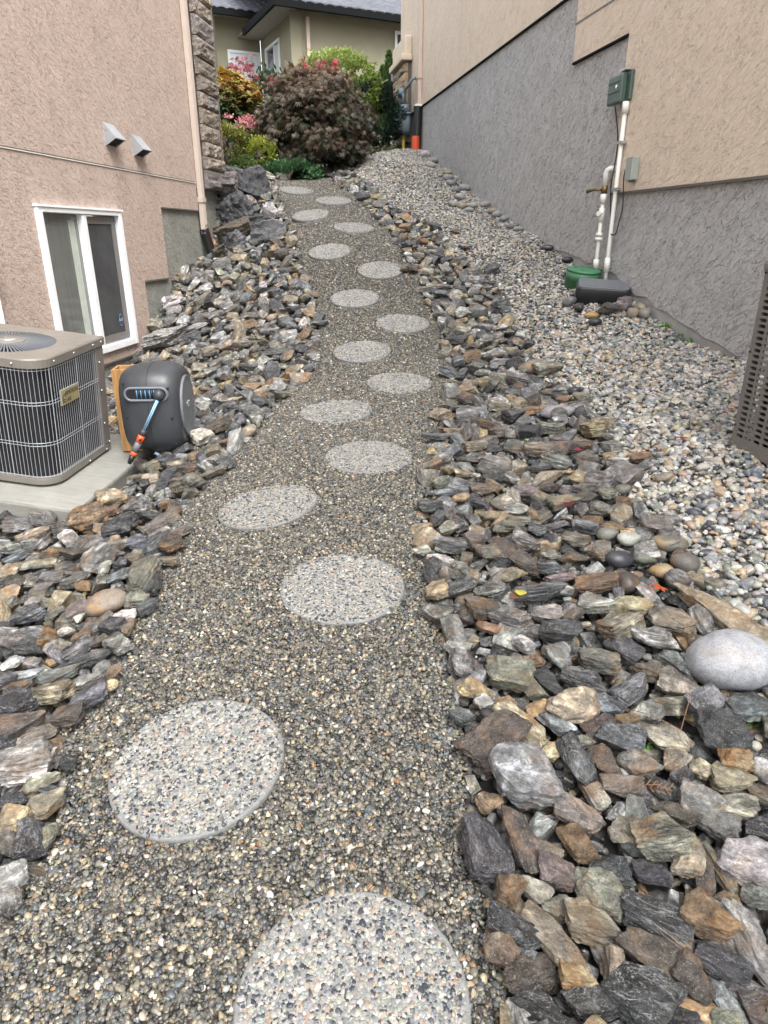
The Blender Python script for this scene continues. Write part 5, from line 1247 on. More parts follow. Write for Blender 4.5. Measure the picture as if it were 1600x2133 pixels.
# all the smaller rocks underneath and between: one mass
def scatter(poly, dmin, dmax, tries, ysize=None, avoid=None, seed=3, cell=.25, y0=-.5):
    rs = np.random.default_rng(seed); poly = np.asarray(poly)
    X = rs.uniform(poly[:, 0].min(), poly[:, 0].max(), tries); Y = rs.uniform(max(y0, poly[:, 1].min()), poly[:, 1].max(), tries)
    k = inpoly(X, Y, poly); X, Y = X[k], Y[k]; Rr = rs.uniform(dmin, dmax, len(X))
    grid = {}; out = []
    if avoid is not None:
        for x, y, r_ in avoid: grid.setdefault((int(x // cell), int(y // cell)), []).append((x, y, r_))
    for x, y, r_ in zip(X, Y, Rr):
        gx_, gy_ = int(x // cell), int(y // cell); good = True
        for a in (-1, 0, 1):
            for b in (-1, 0, 1):
                for (x2, y2, r2) in grid.get((gx_ + a, gy_ + b), ()):
                    if (x - x2) ** 2 + (y - y2) ** 2 < (r_ + r2) ** 2: good = False; break
                if not good: break
            if not good: break
        if good: grid.setdefault((gx_, gy_), []).append((x, y, r_)); out.append((x, y, r_))
    return out
FT = np.array(FT)
inset = FT.copy(); inset[:, 2] *= .62
low = scatter(LROCK, .030, .06, 26000, seed=11) + scatter(RROCK, .030, .06, 26000, seed=12)
top = scatter(LROCK, .038, .078, 22000, avoid=inset, seed=13) + scatter(RROCK, .036, .074, 22000, avoid=inset, seed=14)
rr = np.random.default_rng(99)
codes = list('KKKGGGGGGGLLLLOOOOSSSBTTTRYGGS')
chips = scatter(LROCK, .012, .026, 60000, seed=15, cell=.1) + scatter(RROCK, .012, .026, 60000, seed=16, cell=.1)
chips = [q for q in chips if q[1] < 6.5]
for layer, lst, z_ in ((0, low, -.012), (1, top, .022), (2, chips, .0)):
    for x, y, r_ in lst:
        if y > 10.5 and x < -1.75: continue
        if lwx(y) + .03 > x: continue
        if x > -3.2 and x < -1.50 and 3.3 < y < 4.75 and x < -1.66 + (y - 3.3) * .12: continue
        l_ = r_ * 2 * rr.uniform(1.0, 1.55); wd = r_ * 2 * rr.uniform(.72, 1.02); h_ = r_ * 2 * rr.uniform(.42, .8)
        Rm = rot_from(nf(x, y), rr.uniform(0, 6.28), rr.normal(0, .36), rr.normal(0, .36))
        if y < -.4: continue
        rest.append((x, y, zf(x, y) + z_ + h_ * .3, (l_, wd, h_), Rm, codes[int(rr.integers(0, len(codes)))], rr))
# a scatter of small stones where the rocks give way to the river gravel
for x, y in zip(rr.uniform(.2, 2.2, 900), rr.uniform(1.5, 11, 900)):
    dd = min((x - a) ** 2 + (y - b) ** 2 for a, b in EO)
    if math.sqrt(dd) < .30 * rr.random() + .05 and inpoly(np.array([x]), np.array([y]), RGRAV)[0]:
        r_ = rr.uniform(.02, .04)
        rest.append((x, y, zf(x, y) + .012, (r_ * 2.4, r_ * 1.8, r_ * 1.4), rot_from(nf(x, y), rr.uniform(0, 6.28), 0, 0), 'GLOTSKWG'[int(rr.integers(0, 8))], rr))
VV, FF, LC, CC, PP = [], [], [], [], []; base = 0
for x, y, zc, dims, Rm, code, rs in rest:
    shp = (MID[int(rs.integers(0, 26))] if dims[0] > .06 else LOW[int(rs.integers(0, 20))]) if rs.random() > .07 else CM[int(rs.integers(0, 8))]
    V, F = shp; v = V * (np.array(dims) / 2); n = len(V)
    VV.append(v @ Rm.T + [x, y, zc]); FF.append(F + base); base += n
    LC.append(v + rs.uniform(0, 50, 3))
    CC.append(np.tile([*(np.array(PAL[code]) * rs.uniform(.7, 1.3) * rs.uniform(.96, 1.04, 3)), 1.0], (n, 1)))
    PP.append(np.tile([BAND[code] * rs.uniform(.4, 1.1), RUST[code] * rs.uniform(.4, 1), WET[code] * rs.uniform(.4, 1)], (n, 1)))
VV = np.concatenate(VV); FF = np.concatenate(FF)
def np_mesh(name, V, F, mats, smooth=True):
    me = bpy.data.meshes.new(name); me.vertices.add(len(V)); me.vertices.foreach_set('co', V.astype(np.float32).ravel())
    k = F.shape[1]; me.loops.add(F.size); me.loops.foreach_set('vertex_index', F.astype(np.int32).ravel())
    me.polygons.add(len(F)); me.polygons.foreach_set('loop_start', np.arange(0, F.size, k, dtype=np.int32)); me.polygons.foreach_set('loop_total', np.full(len(F), k, np.int32))
    me.polygons.foreach_set('use_smooth', np.full(len(F), smooth))
    me.update(calc_edges=True); me.validate()
    for m in mats: me.materials.append(m)
    o = bpy.data.objects.new(name, me); COL.objects.link(o); return o
ro = np_mesh('rock_rubble', VV, FF, [M['rock']]); ro['kind'] = 'stuff'; me = ro.data
me.set_sharp_from_angle(angle=R(35))
a = me.attributes.new('lc', 'FLOAT_VECTOR', 'POINT'); a.data.foreach_set('vector', np.concatenate(LC).ravel())
a = me.attributes.new('col', 'FLOAT_COLOR', 'POINT'); a.data.foreach_set('color', np.concatenate(CC).ravel())
a = me.attributes.new('par', 'FLOAT_VECTOR', 'POINT'); a.data.foreach_set('vector', np.concatenate(PP).ravel())
print('RUBBLE', len(rest), len(VV), 'IND', len(rows), 'LISTED', len(ROCKS))

# ---------------------------------------------------------------- pebbles (instances on points)
VAR = bpy.data.collections.new('pebble_shapes')
for k in range(10):
    V, F = cobble_shape(60 + k, 2) if k % 2 else rock_shape(400 + k * 3 + 1, 1, 7, .03, .12); V = V * np.array([1, rng.uniform(.66, .86), rng.uniform(.42, .62)])
    me = bpy.data.meshes.new('pebble'); me.from_pydata(V.tolist(), [], F.tolist()); me.polygons.foreach_set('use_smooth', [True] * len(F)); me.materials.append(M['pebble'])
    VAR.objects.link(bpy.data.objects.new('pebble', me))
ng = bpy.data.node_groups.new('scatter_pebbles', 'GeometryNodeTree')
ng.interface.new_socket('Geometry', in_out='INPUT', socket_type='NodeSocketGeometry'); ng.interface.new_socket('Geometry', in_out='OUTPUT', socket_type='NodeSocketGeometry')
gi = ng.nodes.new('NodeGroupInput'); go = ng.nodes.new('NodeGroupOutput')
m2p = ng.nodes.new('GeometryNodeMeshToPoints'); iop = ng.nodes.new('GeometryNodeInstanceOnPoints'); ci = ng.nodes.new('GeometryNodeCollectionInfo')
ci.inputs['Collection'].default_value = VAR; ci.inputs['Separate Children'].default_value = True; ci.inputs['Reset Children'].default_value = True
def na(name, typ):
    n = ng.nodes.new('GeometryNodeInputNamedAttribute'); n.data_type = typ; n.inputs['Name'].default_value = name; return n.outputs[0]
e2r = ng.nodes.new('FunctionNodeEulerToRotation')
ng.links.new(gi.outputs[0], m2p.inputs['Mesh']); ng.links.new(m2p.outputs[0], iop.inputs['Points']); ng.links.new(ci.outputs[0], iop.inputs['Instance'])
iop.inputs['Pick Instance'].default_value = True
ng.links.new(na('pidx', 'INT'), iop.inputs['Instance Index']); ng.links.new(na('prot', 'FLOAT_VECTOR'), e2r.inputs[0]); ng.links.new(e2r.outputs[0], iop.inputs['Rotation'])
ng.links.new(na('pscl', 'FLOAT'), iop.inputs['Scale']); ng.links.new(iop.outputs[0], go.inputs[0])
def pebbles(name, X, Y, Z, scl, cols, wts, seed, jit=.25, tilt=.35, flat=False):
    rs = np.random.default_rng(seed); n = len(X)
    me = bpy.data.meshes.new(name); me.vertices.add(n); me.vertices.foreach_set('co', np.stack([X, Y, Z], 1).astype(np.float32).ravel())
    nn = np.tile([0, 0, 1.0], (n, 1)) if flat else nf(X, Y)
    rx = -np.arcsin(np.clip(nn[:, 1], -1, 1)) + rs.normal(0, tilt, n); ry = np.arcsin(np.clip(nn[:, 0], -1, 1)) + rs.normal(0, tilt, n)
    a = me.attributes.new('prot', 'FLOAT_VECTOR', 'POINT'); a.data.foreach_set('vector', np.stack([rx, ry, rs.uniform(0, 6.28, n)], 1).ravel())
    a = me.attributes.new('pscl', 'FLOAT', 'POINT'); a.data.foreach_set('value', scl)
    a = me.attributes.new('pidx', 'INT', 'POINT'); a.data.foreach_set('value', rs.integers(0, 10, n).astype(np.int32))
    c = np.array(cols)[rs.choice(len(cols), n, p=np.array(wts) / sum(wts))] * rs.uniform(1 - jit, 1 + jit, (n, 1)) * rs.uniform(.95, 1.05, (n, 3))
    a = me.attributes.new('pcol', 'FLOAT_COLOR', 'POINT'); a.data.foreach_set('color', np.concatenate([c, np.ones((n, 1))], 1).ravel())
    o = bpy.data.objects.new(name, me); COL.objects.link(o); o['kind'] = 'stuff'
    md = o.modifiers.new('scatter', 'NODES'); md.node_group = ng
    print(name, n); return o
def spread(poly, per_m2, seed, y1=99):
    rs = np.random.default_rng(seed); poly = np.asarray(poly); x0, yy0, x1, yy1 = poly[:, 0].min(), max(-.55, poly[:, 1].min()), poly[:, 0].max(), min(y1, poly[:, 1].max())
    n = int((x1 - x0) * (yy1 - yy0) * per_m2)
    X = rs.uniform(x0, x1, n); Y = rs.uniform(yy0, yy1, n); k = inpoly(X, Y, poly); return X[k], Y[k], rs
# pea gravel of the path: many pebbles close by, fewer and slightly larger ones uphill
X, Y, rs = spread(PATH, 19000, 21)
keep = rs.random(len(X)) < np.clip(1.0 - (Y - 2.5) * .11, .42, 1); X, Y = X[keep], Y[keep]
for p, i in SP:
    k = (X - p[0]) ** 2 + (Y - p[1]) ** 2 > (.247 ** 2); X, Y = X[k], Y[k]
s_ = np.clip(rs.lognormal(math.log(.0064), .27, len(X)), .0036, .0125) * np.clip(1 + (Y - 2.5) * .035, 1, 1.25)
pebbles('pea_gravel', X, Y, zf(X, Y) + .004 + rs.uniform(0, .007, len(X)), s_,
        [(.036, .037, .038), (.083, .080, .070), (.128, .122, .102), (.168, .147, .110), (.25, .21, .14), (.33, .297, .235), (.42, .405, .365), (.085, .094, .101), (.20, .125, .066), (.062, .056, .045)],
        [19, 22, 20, 12, 9, 4.5, 1.5, 9, 2.2, 16], 22)
# stray pebbles lying on the rims of the stepping stones
X, Y, Z = [], [], []; rs = np.random.default_rng(77)
for o, (p, i) in zip(STONES, SP):
    n = 46; r_ = .25 - np.abs(rs.normal(0, .022, n)); a = rs.normal(rs.uniform(0, 6.28), 1.5, n)
    Mw = np.array(o.rotation_euler.to_matrix()); q = np.stack([r_ * np.cos(a), r_ * np.sin(a), np.full(n, .0035)], 1) @ Mw.T + p
    X += q[:, 0].tolist(); Y += q[:, 1].tolist(); Z += q[:, 2].tolist()
pebbles('pea_gravel', np.array(X), np.array(Y), np.array(Z), rs.uniform(.004, .0075, len(X)), [(.06, .06, .058), (.12, .118, .105), (.2, .17, .12), (.3, .28, .23)], [4, 5, 3, 1], 78)
# the pebbles set flush in the top of each stepping stone
for o, (p, i) in zip(STONES, SP):
    rs = np.random.default_rng(300 + i); n = 6800 if i < 5 else 3600
    r_ = .238 * np.sqrt(rs.random(n)); a = rs.uniform(0, 6.28, n); x, y = r_ * np.cos(a), r_ * np.sin(a)
    sc_ = np.clip(rs.lognormal(math.log(.0062 if i < 5 else .0078), .28, n), .0036, .012)
    ag = pebbles('set_pebbles', x, y, -.32 * sc_ + rs.uniform(-.0004, .0006, n), sc_,
        [(.265, .255, .222), (.205, .205, .20), (.30, .275, .22), (.026, .029, .038), (.37, .355, .32), (.24, .175, .125), (.145, .153, .148), (.055, .06, .07), (.27, .215, .17), (.175, .194, .183)], [22, 22, 10, 15, 5, 5, 14, 10, 4, 7], 400 + i, .15, .10, True)
    ag.parent = o
# pebbles that have strayed onto the lowest rims of the rocks
X, Y, rs = spread(RGRAV, 2300, 31, 17.8)
s_ = np.clip(rs.lognormal(math.log(.0165), .33, len(X)), .008, .036)
up = np.clip((Y - 5.5) / 2.0, 0, 1); s_ *= 1 - .22 * up
pebbles('river_gravel', X, Y, zf(X, Y) + .004 + rs.uniform(0, .012, len(X)), s_,
        [(.31, .302, .28), (.22, .223, .22), (.40, .372, .31), (.49, .475, .44), (.125, .138, .155), (.33, .26, .175), (.055, .058, .064), (.24, .165, .11), (.18, .178, .148), (.36, .305, .265)],
        [20, 17, 15, 5, 11, 11, 8, 4.5, 14, 4], 32)
# fine pebbles in the gaps of the rock banks close to the path
X, Y, rs = spread(RROCK, 900, 41, 6); k = rs.random(len(X)) < .5; X, Y = X[k], Y[k]
pebbles('stray_gravel', X, Y, zf(X, Y) - .01 + rs.uniform(0, .02, len(X)), np.clip(rs.lognormal(math.log(.010), .4, len(X)), .005, .03), [(.25, .25, .24), (.12, .12, .11), (.4, .36, .28), (.06, .06, .065)], [4, 4, 2, 3], 42)

# ---------------------------------------------------------------- plants
def palmate(nf_=7, spread_=1.9, wid=.085):
    vs, fs = [], []
    for k in range(nf_):
        a = -spread_ + 2 * spread_ * k / (nf_ - 1); ln = 1.0 - .45 * abs(a) / spread_; c_, s2 = math.cos(a), math.sin(a); o = len(vs)
        for t, w2, z in ((0, .3, 0), (.5, 1, .02), (1, 0, -.10)):
            for q in ((-1, 1) if w2 else (0,)): vs.append((s2 * ln * t + c_ * q * w2 * wid, c_ * ln * t - s2 * q * w2 * wid, z))
        fs += [(o, o + 1, o + 3), (o, o + 3, o + 2), (o + 2, o + 3, o + 4)]
    return np.array(vs), np.array(fs)
LEAFS = {'palm': palmate(), 'palmw': palmate(5, 1.7, .16),
         'oval': (np.array([(0, 0, 0), (.30, .35, .05), (.26, .7, .03), (0, 1, -.06), (-.26, .7, .03), (-.30, .35, .05)]), np.array([(0, 1, 5), (1, 2, 5), (2, 4, 5), (2, 3, 4)])),
         'needle': (np.array([(-.07, 0, 0), (.07, 0, 0), (.05, .6, .02), (0, 1, 0), (-.05, .6, .02), (-.22, .35, .1), (.22, .4, -.1)]), np.array([(0, 1, 2), (0, 2, 4), (4, 2, 3), (0, 2, 5), (1, 6, 4)])),
         'spray': (np.array([(0, 0, 0), (.16, .3, .02), (.12, .75, .05), (0, 1, 0), (-.12, .75, -.05), (-.16, .3, -.02)]), np.array([(0, 1, 5), (1, 2, 5), (2, 4, 5), (2, 3, 4)]))}
def leaves(name, pos, axis, size, cols, kind, parent, rs, roll=.8):
    V, F = LEAFS[kind]; n = len(pos)
    y = axis / np.linalg.norm(axis, axis=1, keepdims=True)
    up = np.tile([0, 0, 1.0], (n, 1)) + rs.normal(0, roll, (n, 3)); x = np.cross(y, up); x /= np.linalg.norm(x, axis=1, keepdims=True) + 1e-9; z = np.cross(x, y)
    P = pos[:, None] + size[:, None, None] * (V[None, :, 0:1] * x[:, None] + V[None, :, 1:2] * y[:, None] + V[None, :, 2:3] * z[:, None])
    Fa = (F[None] + (np.arange(n) * len(V))[:, None, None]).reshape(-1, 3)
    o = np_mesh(name, P.reshape(-1, 3), Fa, [M['leaf']], False)
    a = o.data.attributes.new('col', 'FLOAT_COLOR', 'POINT'); c = np.concatenate([cols, np.ones((n, 1))], 1); a.data.foreach_set('color', np.repeat(c, len(V), 0).ravel())
    o.parent = parent; return o
def shell(n, rs, rx, ry, rz, lo=-.25, thick=.35, clumps=60, csig=.16):
    """leaf places clustered on tufts near the outside of a dome"""
    d = rs.normal(size=(clumps * 3, 3)); d /= np.linalg.norm(d, axis=1, keepdims=True); d = d[d[:, 2] > lo][:clumps]
    cr = 1 - thick * rs.random(len(d)) ** 1.6; k = rs.integers(0, len(d), n)
    p = d[k] * cr[k, None] + rs.normal(0, csig, (n, 3)); dr = d[k] + rs.normal(0, .35, (n, 3))
    return p * [rx, ry, rz], dr, k
def limbs(parent, h, spread_, nb, r0, seed, mat='bark', name='trunk'):
    rr_ = random.Random(seed); mb = MB()
    mb.tube([(0, 0, -.05), (rr_.uniform(-.04, .04), rr_.uniform(-.04, .04), h * .3), (rr_.uniform(-.08, .08), 0, h * .55), (0, 0, h * .8)], [r0, r0 * .8, r0 * .6, r0 * .3], 9)
    for k in range(nb):
        a = 2 * math.pi * k / nb + rr_.uniform(-.4, .4); z0 = h * rr_.uniform(.3, .6); q = spread_ * rr_.uniform(.6, 1)
        mb.tube([(0, 0, z0), (q * .35 * math.cos(a), q * .35 * math.sin(a), z0 + h * .25), (q * .75 * math.cos(a + .2), q * .75 * math.sin(a + .2), z0 + h * .33), (q * math.cos(a + .3), q * math.sin(a + .3), z0 + h * .2)], [r0 * .5, r0 * .38, r0 * .24, r0 * .1], 6)
    o = mb.build(name, M[mat], parent); return o
def cmix(rs, n, cols, wts, jit=.25):
    return np.clip(np.array(cols)[rs.choice(len(cols), n, p=np.array(wts) / sum(wts))] * rs.uniform(1 - jit, 1 + jit, (n, 1)), 0, 1)
def gpt(px, Y): # ground point at distance Y in the direction of a photo column
    x = (px - 800) / 1406 * Y / 1.13; return np.array([x, Y, float(zf(x, Y))])

# big weeping laceleaf maple
rs = np.random.default_rng(51)
b_ = gpt(656, 12.7); mp = empty('laceleaf_maple', tuple(b_), (0, 0, 0), 'big weeping bronze and purple laceleaf maple at the top of the path', 'tree', None)
limbs(mp, 1.35, .8, 9, .055, 3)
n = 17000; p, dr, k = shell(n, rs, .80, .78, .78, -.62, .34, 240, .10)
p[:, 2] += .76; p[:, 2] = np.maximum(p[:, 2], .03); hgt = p[:, 2] / 1.7; p[:, 0] *= 1 + .10 * (1 - hgt); 
dr = dr * [.8, .8, .25]; dr[:, 2] -= .75
cl_ = rs.random(240)[k]
bron = cmix(rs, n, [(.058, .054, .030), (.080, .062, .036), (.10, .058, .036), (.045, .052, .028), (.12, .078, .045), (.036, .034, .024)], [6, 5, 3, 5, 2, 3])
redt = cmix(rs, n, [(.17, .06, .042), (.16, .085, .05), (.14, .09, .045)], [2, 3, 3])
m_ = np.clip((hgt - .62) * 2.2 + (cl_ - .5) * .5, 0, .8)[:, None]; cols = bron * (1 - m_) + redt * m_
leaves('crown', p, dr, rs.uniform(.05, .10, n), cols, 'palm', mp, rs, .45)
for q in range(7):
    n = 9; c0 = np.array([rs.normal(-.1, .35), rs.normal(0, .25), 1.50 + rs.uniform(-.06, .12)])
    leaves('shoot', c0 + rs.normal(0, .035, (n, 3)), rs.normal(0, .4, (n, 3)) + [0, 0, .6], rs.uniform(.06, .10, n), cmix(rs, n, [(.42, .045, .07), (.30, .06, .06)], [2, 1]), 'palm', mp, rs)
# left maple
rs = np.random.default_rng(52)
b_ = gpt(462, 13.4); b_[2] += .1
ml = empty('japanese_maple', tuple(b_), (0, 0, 0), 'green maple turning orange at the top, beside the stone-clad house corner', 'tree')
limbs(ml, 1.0, .55, 7, .05, 4)
n = 7000; p, dr, k = shell(n, rs, .70, .60, .62, -.5, .4, 100, .09); p[:, 2] += .66; hgt = p[:, 2] / 1.28
dr = dr * [.9, .9, .3]; dr[:, 2] -= .35
gcol = cmix(rs, n, [(.03, .06, .02), (.05, .085, .025), (.085, .11, .03), (.10, .08, .03)], [5, 5, 2, 1]); ocol = cmix(rs, n, [(.42, .22, .035), (.36, .14, .03), (.30, .26, .04)], [3, 2, 2])
m_ = np.clip((hgt - .60) * 2.4 + rs.normal(0, .12, n) + .25 * (p[:, 0] / .7), 0, .95)[:, None]
leaves('crown', p, dr, rs.uniform(.07, .12, n), gcol * (1 - m_) + ocol * m_, 'palmw', ml, rs)
# small red maple between them
rs = np.random.default_rng(53)
b_ = gpt(533, 14.6); rm = empty('red_maple', tuple(b_), (0, 0, 0), 'thin young maple with sparse crimson leaves in front of the white door', 'tree')
limbs(rm, 1.45, .3, 7, .016, 8)
n = 330; kk = rs.integers(0, 22, n); cc_ = np.stack([rs.normal(-.08, .26, 22), rs.normal(0, .2, 22), rs.uniform(.7, 1.62, 22)], 1); p = cc_[kk] + rs.normal(0, .05, (n, 3))
leaves('crown', p, rs.normal(0, .6, (n, 3)) + [0, 0, -.2], rs.uniform(.05, .085, n), cmix(rs, n, [(.33, .055, .07), (.28, .08, .08), (.22, .05, .05)], [3, 2, 1]), 'palm', rm, rs)
def bush(name, base, r, cols, wts, n, kind, size, seed, label, cat='shrub', lo=-.5, zc=.9, thick=.3, clumps=70, csig=.10, up=.3, group=None, topcol=None):
    rs = np.random.default_rng(seed); o = empty(name, tuple(base), (0, 0, 0), label, cat, group)
    limbs(o, r[2] * 1.5, min(r[0], r[1]) * .7, 6, .03 + .02 * r[2], seed, name='stem')
    p, dr, k = shell(n, rs, *r, lo, thick, clumps, csig); p[:, 2] += r[2] * zc; p[:, 2] = np.maximum(p[:, 2], .01); dr[:, 2] += up
    c = cmix(rs, n, cols, wts); 
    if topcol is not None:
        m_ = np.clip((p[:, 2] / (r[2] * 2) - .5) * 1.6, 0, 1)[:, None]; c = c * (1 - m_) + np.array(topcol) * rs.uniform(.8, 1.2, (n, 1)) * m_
    leaves('foliage', p, dr, rs.uniform(size * .7, size * 1.3, n), c, kind, o, rs); return o
b_ = gpt(703, 15.4); b_[2] += .46
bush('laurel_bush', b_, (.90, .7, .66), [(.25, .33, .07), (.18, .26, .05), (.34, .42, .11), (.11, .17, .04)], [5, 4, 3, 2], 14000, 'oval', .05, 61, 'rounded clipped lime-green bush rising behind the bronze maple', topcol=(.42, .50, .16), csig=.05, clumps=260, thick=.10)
b_ = gpt(778, 15.3); b_[2] -= .05
bush('yew_hedge', b_, (.58, .5, .62), [(.008, .022, .014), (.014, .034, .02), (.02, .045, .024)], [4, 4, 2], 14000, 'needle', .06, 62, 'dark green dense rounded yew shrub between the maple and the gas meter', 'hedge', lo=-.9, zc=.95)
for px, Y, w_, h_, lb in ((810, 17.6, .25, 1.55, 'tallest pointed green cypress in front of the white upper window'), (797, 17.9, .2, 1.3, 'middle-height pointed cypress just beside the tallest cypress'), (784, 18.2, .14, 1.2, 'shortest pointed cypress, next to the lime-green bush')):
    rs = np.random.default_rng(int(px)); b_ = gpt(px, Y); b_[2] += .35; o = empty('cypress', tuple(b_), (0, 0, 0), lb, 'tree', 'cypresses behind the yew')
    MB().tube([(0, 0, -.4), (0, 0, h_ * .8)], [.04, .01], 7).build('trunk', M['bark'], o)
    n = 2600; t = rs.random(n) ** .8; a = rs.uniform(0, 6.28, n); r_ = w_ * (1 - t) ** .75 * (.75 + .25 * np.sin(a * 5 + t * 20)) * rs.uniform(.75, 1.05, n)
    p = np.stack([r_ * np.cos(a), r_ * np.sin(a), t * h_], 1); dr = np.stack([np.cos(a) * .35, np.sin(a) * .35, np.ones(n)], 1) + rs.normal(0, .2, (n, 3))
    leaves('crown', p, dr, rs.uniform(.07, .13, n), cmix(rs, n, [(.05, .11, .02), (.085, .16, .03), (.03, .07, .018), (.13, .19, .045)], [4, 4, 3, 2]), 'spray', o, rs)
b_ = gpt(472, 11.9); b_[2] += .0
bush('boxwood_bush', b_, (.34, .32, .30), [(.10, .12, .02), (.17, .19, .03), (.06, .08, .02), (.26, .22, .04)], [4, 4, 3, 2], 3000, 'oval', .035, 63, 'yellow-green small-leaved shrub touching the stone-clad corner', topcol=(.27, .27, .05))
b_ = gpt(540, 12.0); b_[2] += .02
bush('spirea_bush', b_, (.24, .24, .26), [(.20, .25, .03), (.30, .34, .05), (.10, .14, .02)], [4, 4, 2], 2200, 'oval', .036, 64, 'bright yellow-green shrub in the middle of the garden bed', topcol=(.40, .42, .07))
b_ = gpt(600, 11.95); b_[2] -= .02
bush('juniper', b_, (.52, .30, .20), [(.05, .13, .045), (.08, .19, .07), (.03, .08, .03), (.11, .22, .11)], [4, 4, 3, 2], 4200, 'needle', .06, 65, 'low spreading green juniper beside the topmost stepping stones', lo=-.2, zc=.5)
b_ = gpt(612, 12.5); b_[2] += .12
bush('blue_spruce', b_, (.26, .22, .16), [(.20, .30, .32), (.12, .20, .20), (.28, .38, .40)], [4, 3, 2], 1300, 'needle', .08, 66, 'small silvery blue spruce behind the low juniper')
b_ = gpt(507, 12.6); b_[2] += .05
fl = bush('stonecrop', b_, (.34, .26, .28), [(.07, .14, .04), (.10, .18, .06), (.05, .09, .03)], [3, 3, 2], 1500, 'oval', .05, 67, 'pink-flowering leafy plant between the two yellow-green shrubs', 'flowers')
rs = np.random.default_rng(68); n = 1500; kk = rs.integers(0, 22, n); cc_ = np.stack([rs.uniform(-.32, .36, 22), rs.uniform(-.3, .1, 22), rs.uniform(.36, .66, 22)], 1); p = cc_[kk] + rs.normal(0, 1, (n, 3)) * [.045, .045, .018]
leaves('flower_head', p, rs.normal(0, .5, (n, 3)) + [0, 0, .4], rs.uniform(.02, .035, n), cmix(rs, n, [(.62, .20, .24), (.55, .30, .28), (.70, .36, .36)], [3, 2, 2]), 'oval', fl, rs)
b_ = gpt(505, 11.8); b_[2] -= .02
bush('sage_clump', b_, (.20, .18, .14), [(.16, .25, .09), (.10, .17, .06), (.30, .33, .06)], [4, 3, 2], 900, 'oval', .04, 69, 'low pale green clump at the foot of the yellow-green shrubs', 'plant', zc=.5)
b_ = gpt(575, 13.3); 
bush('barberry', b_, (.5, .3, .45), [(.10, .13, .04), (.14, .16, .05), (.09, .06, .04)], [4, 3, 2], 2400, 'oval', .05, 70, 'loose green shrub in the shade under the two maples')
# groundcover of the bed behind, and a far hedge mass at the olive house's foot
rs = np.random.default_rng(71); n = 9000
X = rs.uniform(-3.6, .4, n); Y = rs.uniform(12.2, 17, n); keep = ~inpoly(X, Y, RGRAV) & ~inpoly(X, Y, PATH); X, Y = X[keep], Y[keep]; n = len(X)
gcv = leaves('ground_cover', np.stack([X, Y, zf(X, Y) + rs.uniform(0, .05, n)], 1), rs.normal(0, .6, (n, 3)) + [0, 0, .7], rs.uniform(.04, .09, n), cmix(rs, n, [(.06, .09, .03), (.09, .12, .04), (.08, .06, .04)], [3, 3, 2]), 'oval', None, rs); gcv['kind'] = 'stuff'
for px, Y, r_, lb, sd in ((440, 17.5, (.9, .7, .8), 'dark leafy shrub seen through the gap beside the stone-clad corner', 72), (600, 18.5, (1.2, .7, .85), 'broad dark shrub at the foot of the olive house behind the maples', 73), (760, 18.8, (1.0, .6, .8), 'dark green shrub behind the lime-green bush at the olive house', 74)):
    bush('evergreen_shrub', gpt(px, Y), r_, [(.02, .045, .018), (.035, .065, .025), (.06, .09, .03)], [4, 4, 2], 3000, 'oval', .09, sd, lb)

# weeds by the wall, fallen leaves, twigs
def weed(px, py, r_, lb, seed, n=60, col=((.08, .20, .03), (.13, .28, .05))):
    rs = np.random.default_rng(seed); p, d_ = at(px, py); o = empty('weed', tuple(p), (0, 0, 0), lb, 'weed', None)
    MB().tube([(0, 0, -.02), (.004, .003, r_ * .5)], .002, 5).build('stem', M['bark'], o)
    q = rs.normal(0, r_ * .5, (n, 3)) * [1, .7, .5]; q[:, 2] = np.abs(q[:, 2]) + .01
    leaves('foliage', q, rs.normal(0, .7, (n, 3)) + [0, 0, .5], rs.uniform(.012, .028, n), cmix(rs, n, col, [1, 1]), 'oval', o, rs)
weed(1386, 686, .07, 'largest bright green weed at the foot of the grey wall', 81, 90); weed(1415, 706, .04, 'small weed by the wall, next below the largest weed', 82, 40); weed(1438, 716, .045, 'small weed by the wall, nearest the heat pump of the row', 83, 50)
weed(1572, 782, .05, 'green weed growing just beyond the heat pump corner', 84, 50); weed(1362, 1567, .025, 'tiny green sprig between rocks below the third stepping stone level', 85, 26); weed(1577, 1515, .025, 'single green seedling between grey rocks below the white boulder', 86, 12); weed(523, 548, .05, 'small green weed among the rocks by the left drain hose', 87, 40); weed(935, 922, .03, 'small green seedling at the right path edge beside the fifth stepping stone', 88, 22)
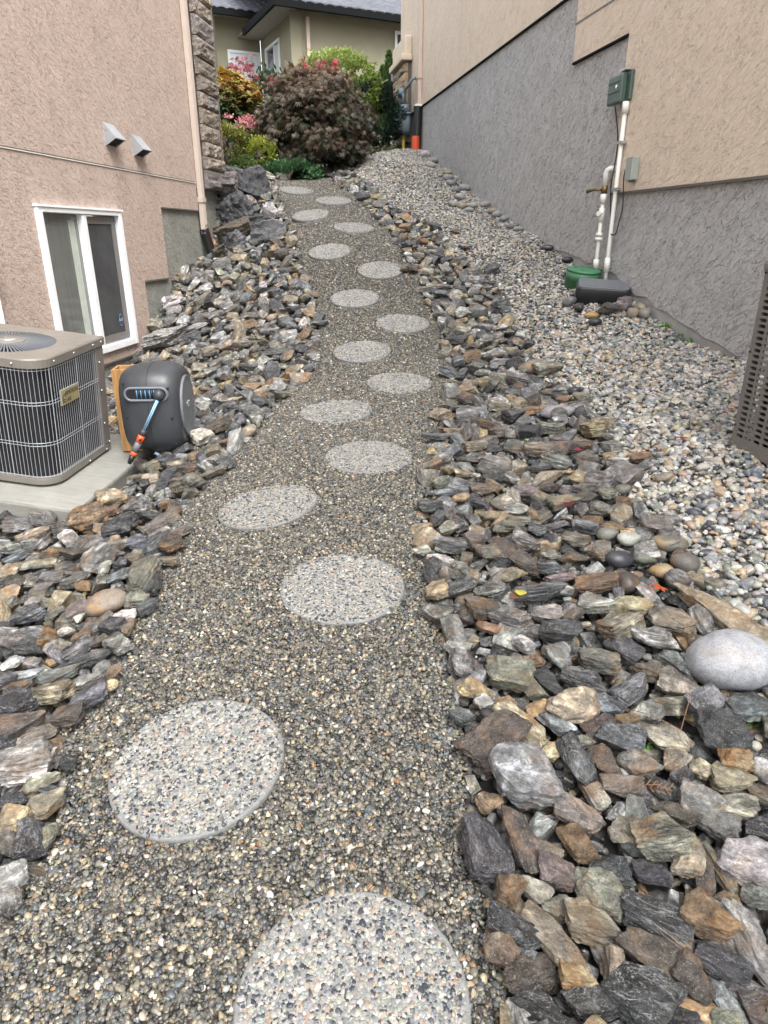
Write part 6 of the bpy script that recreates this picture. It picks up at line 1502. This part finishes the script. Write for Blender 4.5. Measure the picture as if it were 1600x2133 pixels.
def fallen(px, py, s_, col, lb, seed, kind='palmw', dz=.06):
    rs = np.random.default_rng(seed); p, d_ = at(px, py, dz)
    p = p + nf(p[0], p[1]) * .012
    V, F = LEAFS[kind]; V = V.copy(); V[:, :2] *= [1.5, 1]; a = rs.uniform(0, 6.28); V = np.stack([V[:, 0] * math.cos(a) - V[:, 1] * math.sin(a), V[:, 0] * math.sin(a) + V[:, 1] * math.cos(a), V[:, 2] + .15 * V[:, 0] ** 2], 1) * s_
    o = np_mesh('fallen_leaf', V + p, F, [M['leaf']], False); at_ = o.data.attributes.new('col', 'FLOAT_COLOR', 'POINT'); at_.data.foreach_set('color', np.tile([*col, 1.0], len(V)))
    tag(o, lb, 'leaf', 'fallen leaves')
fallen(1416, 915, .045, (.20, .02, .055), 'crimson leaf lying on the pale gravel near the heat pump', 1, dz=.03); fallen(1208, 940, .042, (.24, .02, .06), 'crimson leaf on a dark rock by the peach egg-shaped cobble', 2, dz=.11); fallen(1186, 1056, .05, (.09, .012, .02), 'dark maroon wet leaf between slate rocks mid right bank', 3, dz=.10); fallen(1082, 1246, .05, (.42, .38, .05), 'yellow-green leaf on the large flat slate rock', 4, 'oval', .11)
fallen(1060, 1250, .05, (.14, .06, .03), 'brown curled leaf right beside the yellow-green leaf', 5, 'oval', .10); fallen(1095, 918, .03, (.20, .34, .14), 'small pale green leaf on grey rocks below the dark shiny cobble', 6, 'oval', .09); fallen(1200, 690, .04, (.16, .02, .05), 'small crimson leaf on gravel below the black utility cover', 7, dz=.03); fallen(1376, 1228, .04, (.42, .08, .02), 'orange-red leaf near the yellow oval cobble', 8, dz=.05)
def twig(px, py, px2, py2, lb, seed, needles=True):
    a, _ = at(px, py, .13); b, _ = at(px2, py2, .13); rs = np.random.default_rng(seed); mb = MB(); a, b = Vector(a), Vector(b); m_ = (a + b) / 2 + Vector((0, 0, .012))
    mb.tube([a, m_, b], .0011, 5)
    if needles:
        for k in range(9):
            t = .15 + .8 * k / 9; p = a.lerp(b, t); d = (b - a).normalized(); s2 = d.cross(Vector((0, 0, 1))) * (1 if k % 2 else -1)
            mb.tube([p, p + (d * .6 + s2) * .022 + Vector((0, 0, .006))], .0014, 4)
    o = mb.build('twig', M['twig']); tag(o, lb, 'twig', 'twigs on the rocks')
M['twig'] = plain('dry_twig', (.19, .10, .05), .7)
twig(1335, 1635, 1400, 1648, 'rust-coloured dry conifer sprig on grey rocks, right bank', 91); twig(1300, 1475, 1418, 1520, 'long thin brown twig across dark rocks below the tan square rock', 92, False); twig(1442, 1440, 1418, 1522, 'thin dry stalk leaning on rocks beside the white boulder', 93, False); twig(1000, 1005, 1040, 1030, 'pale dry grass stem on the middle of the right bank', 94, False)
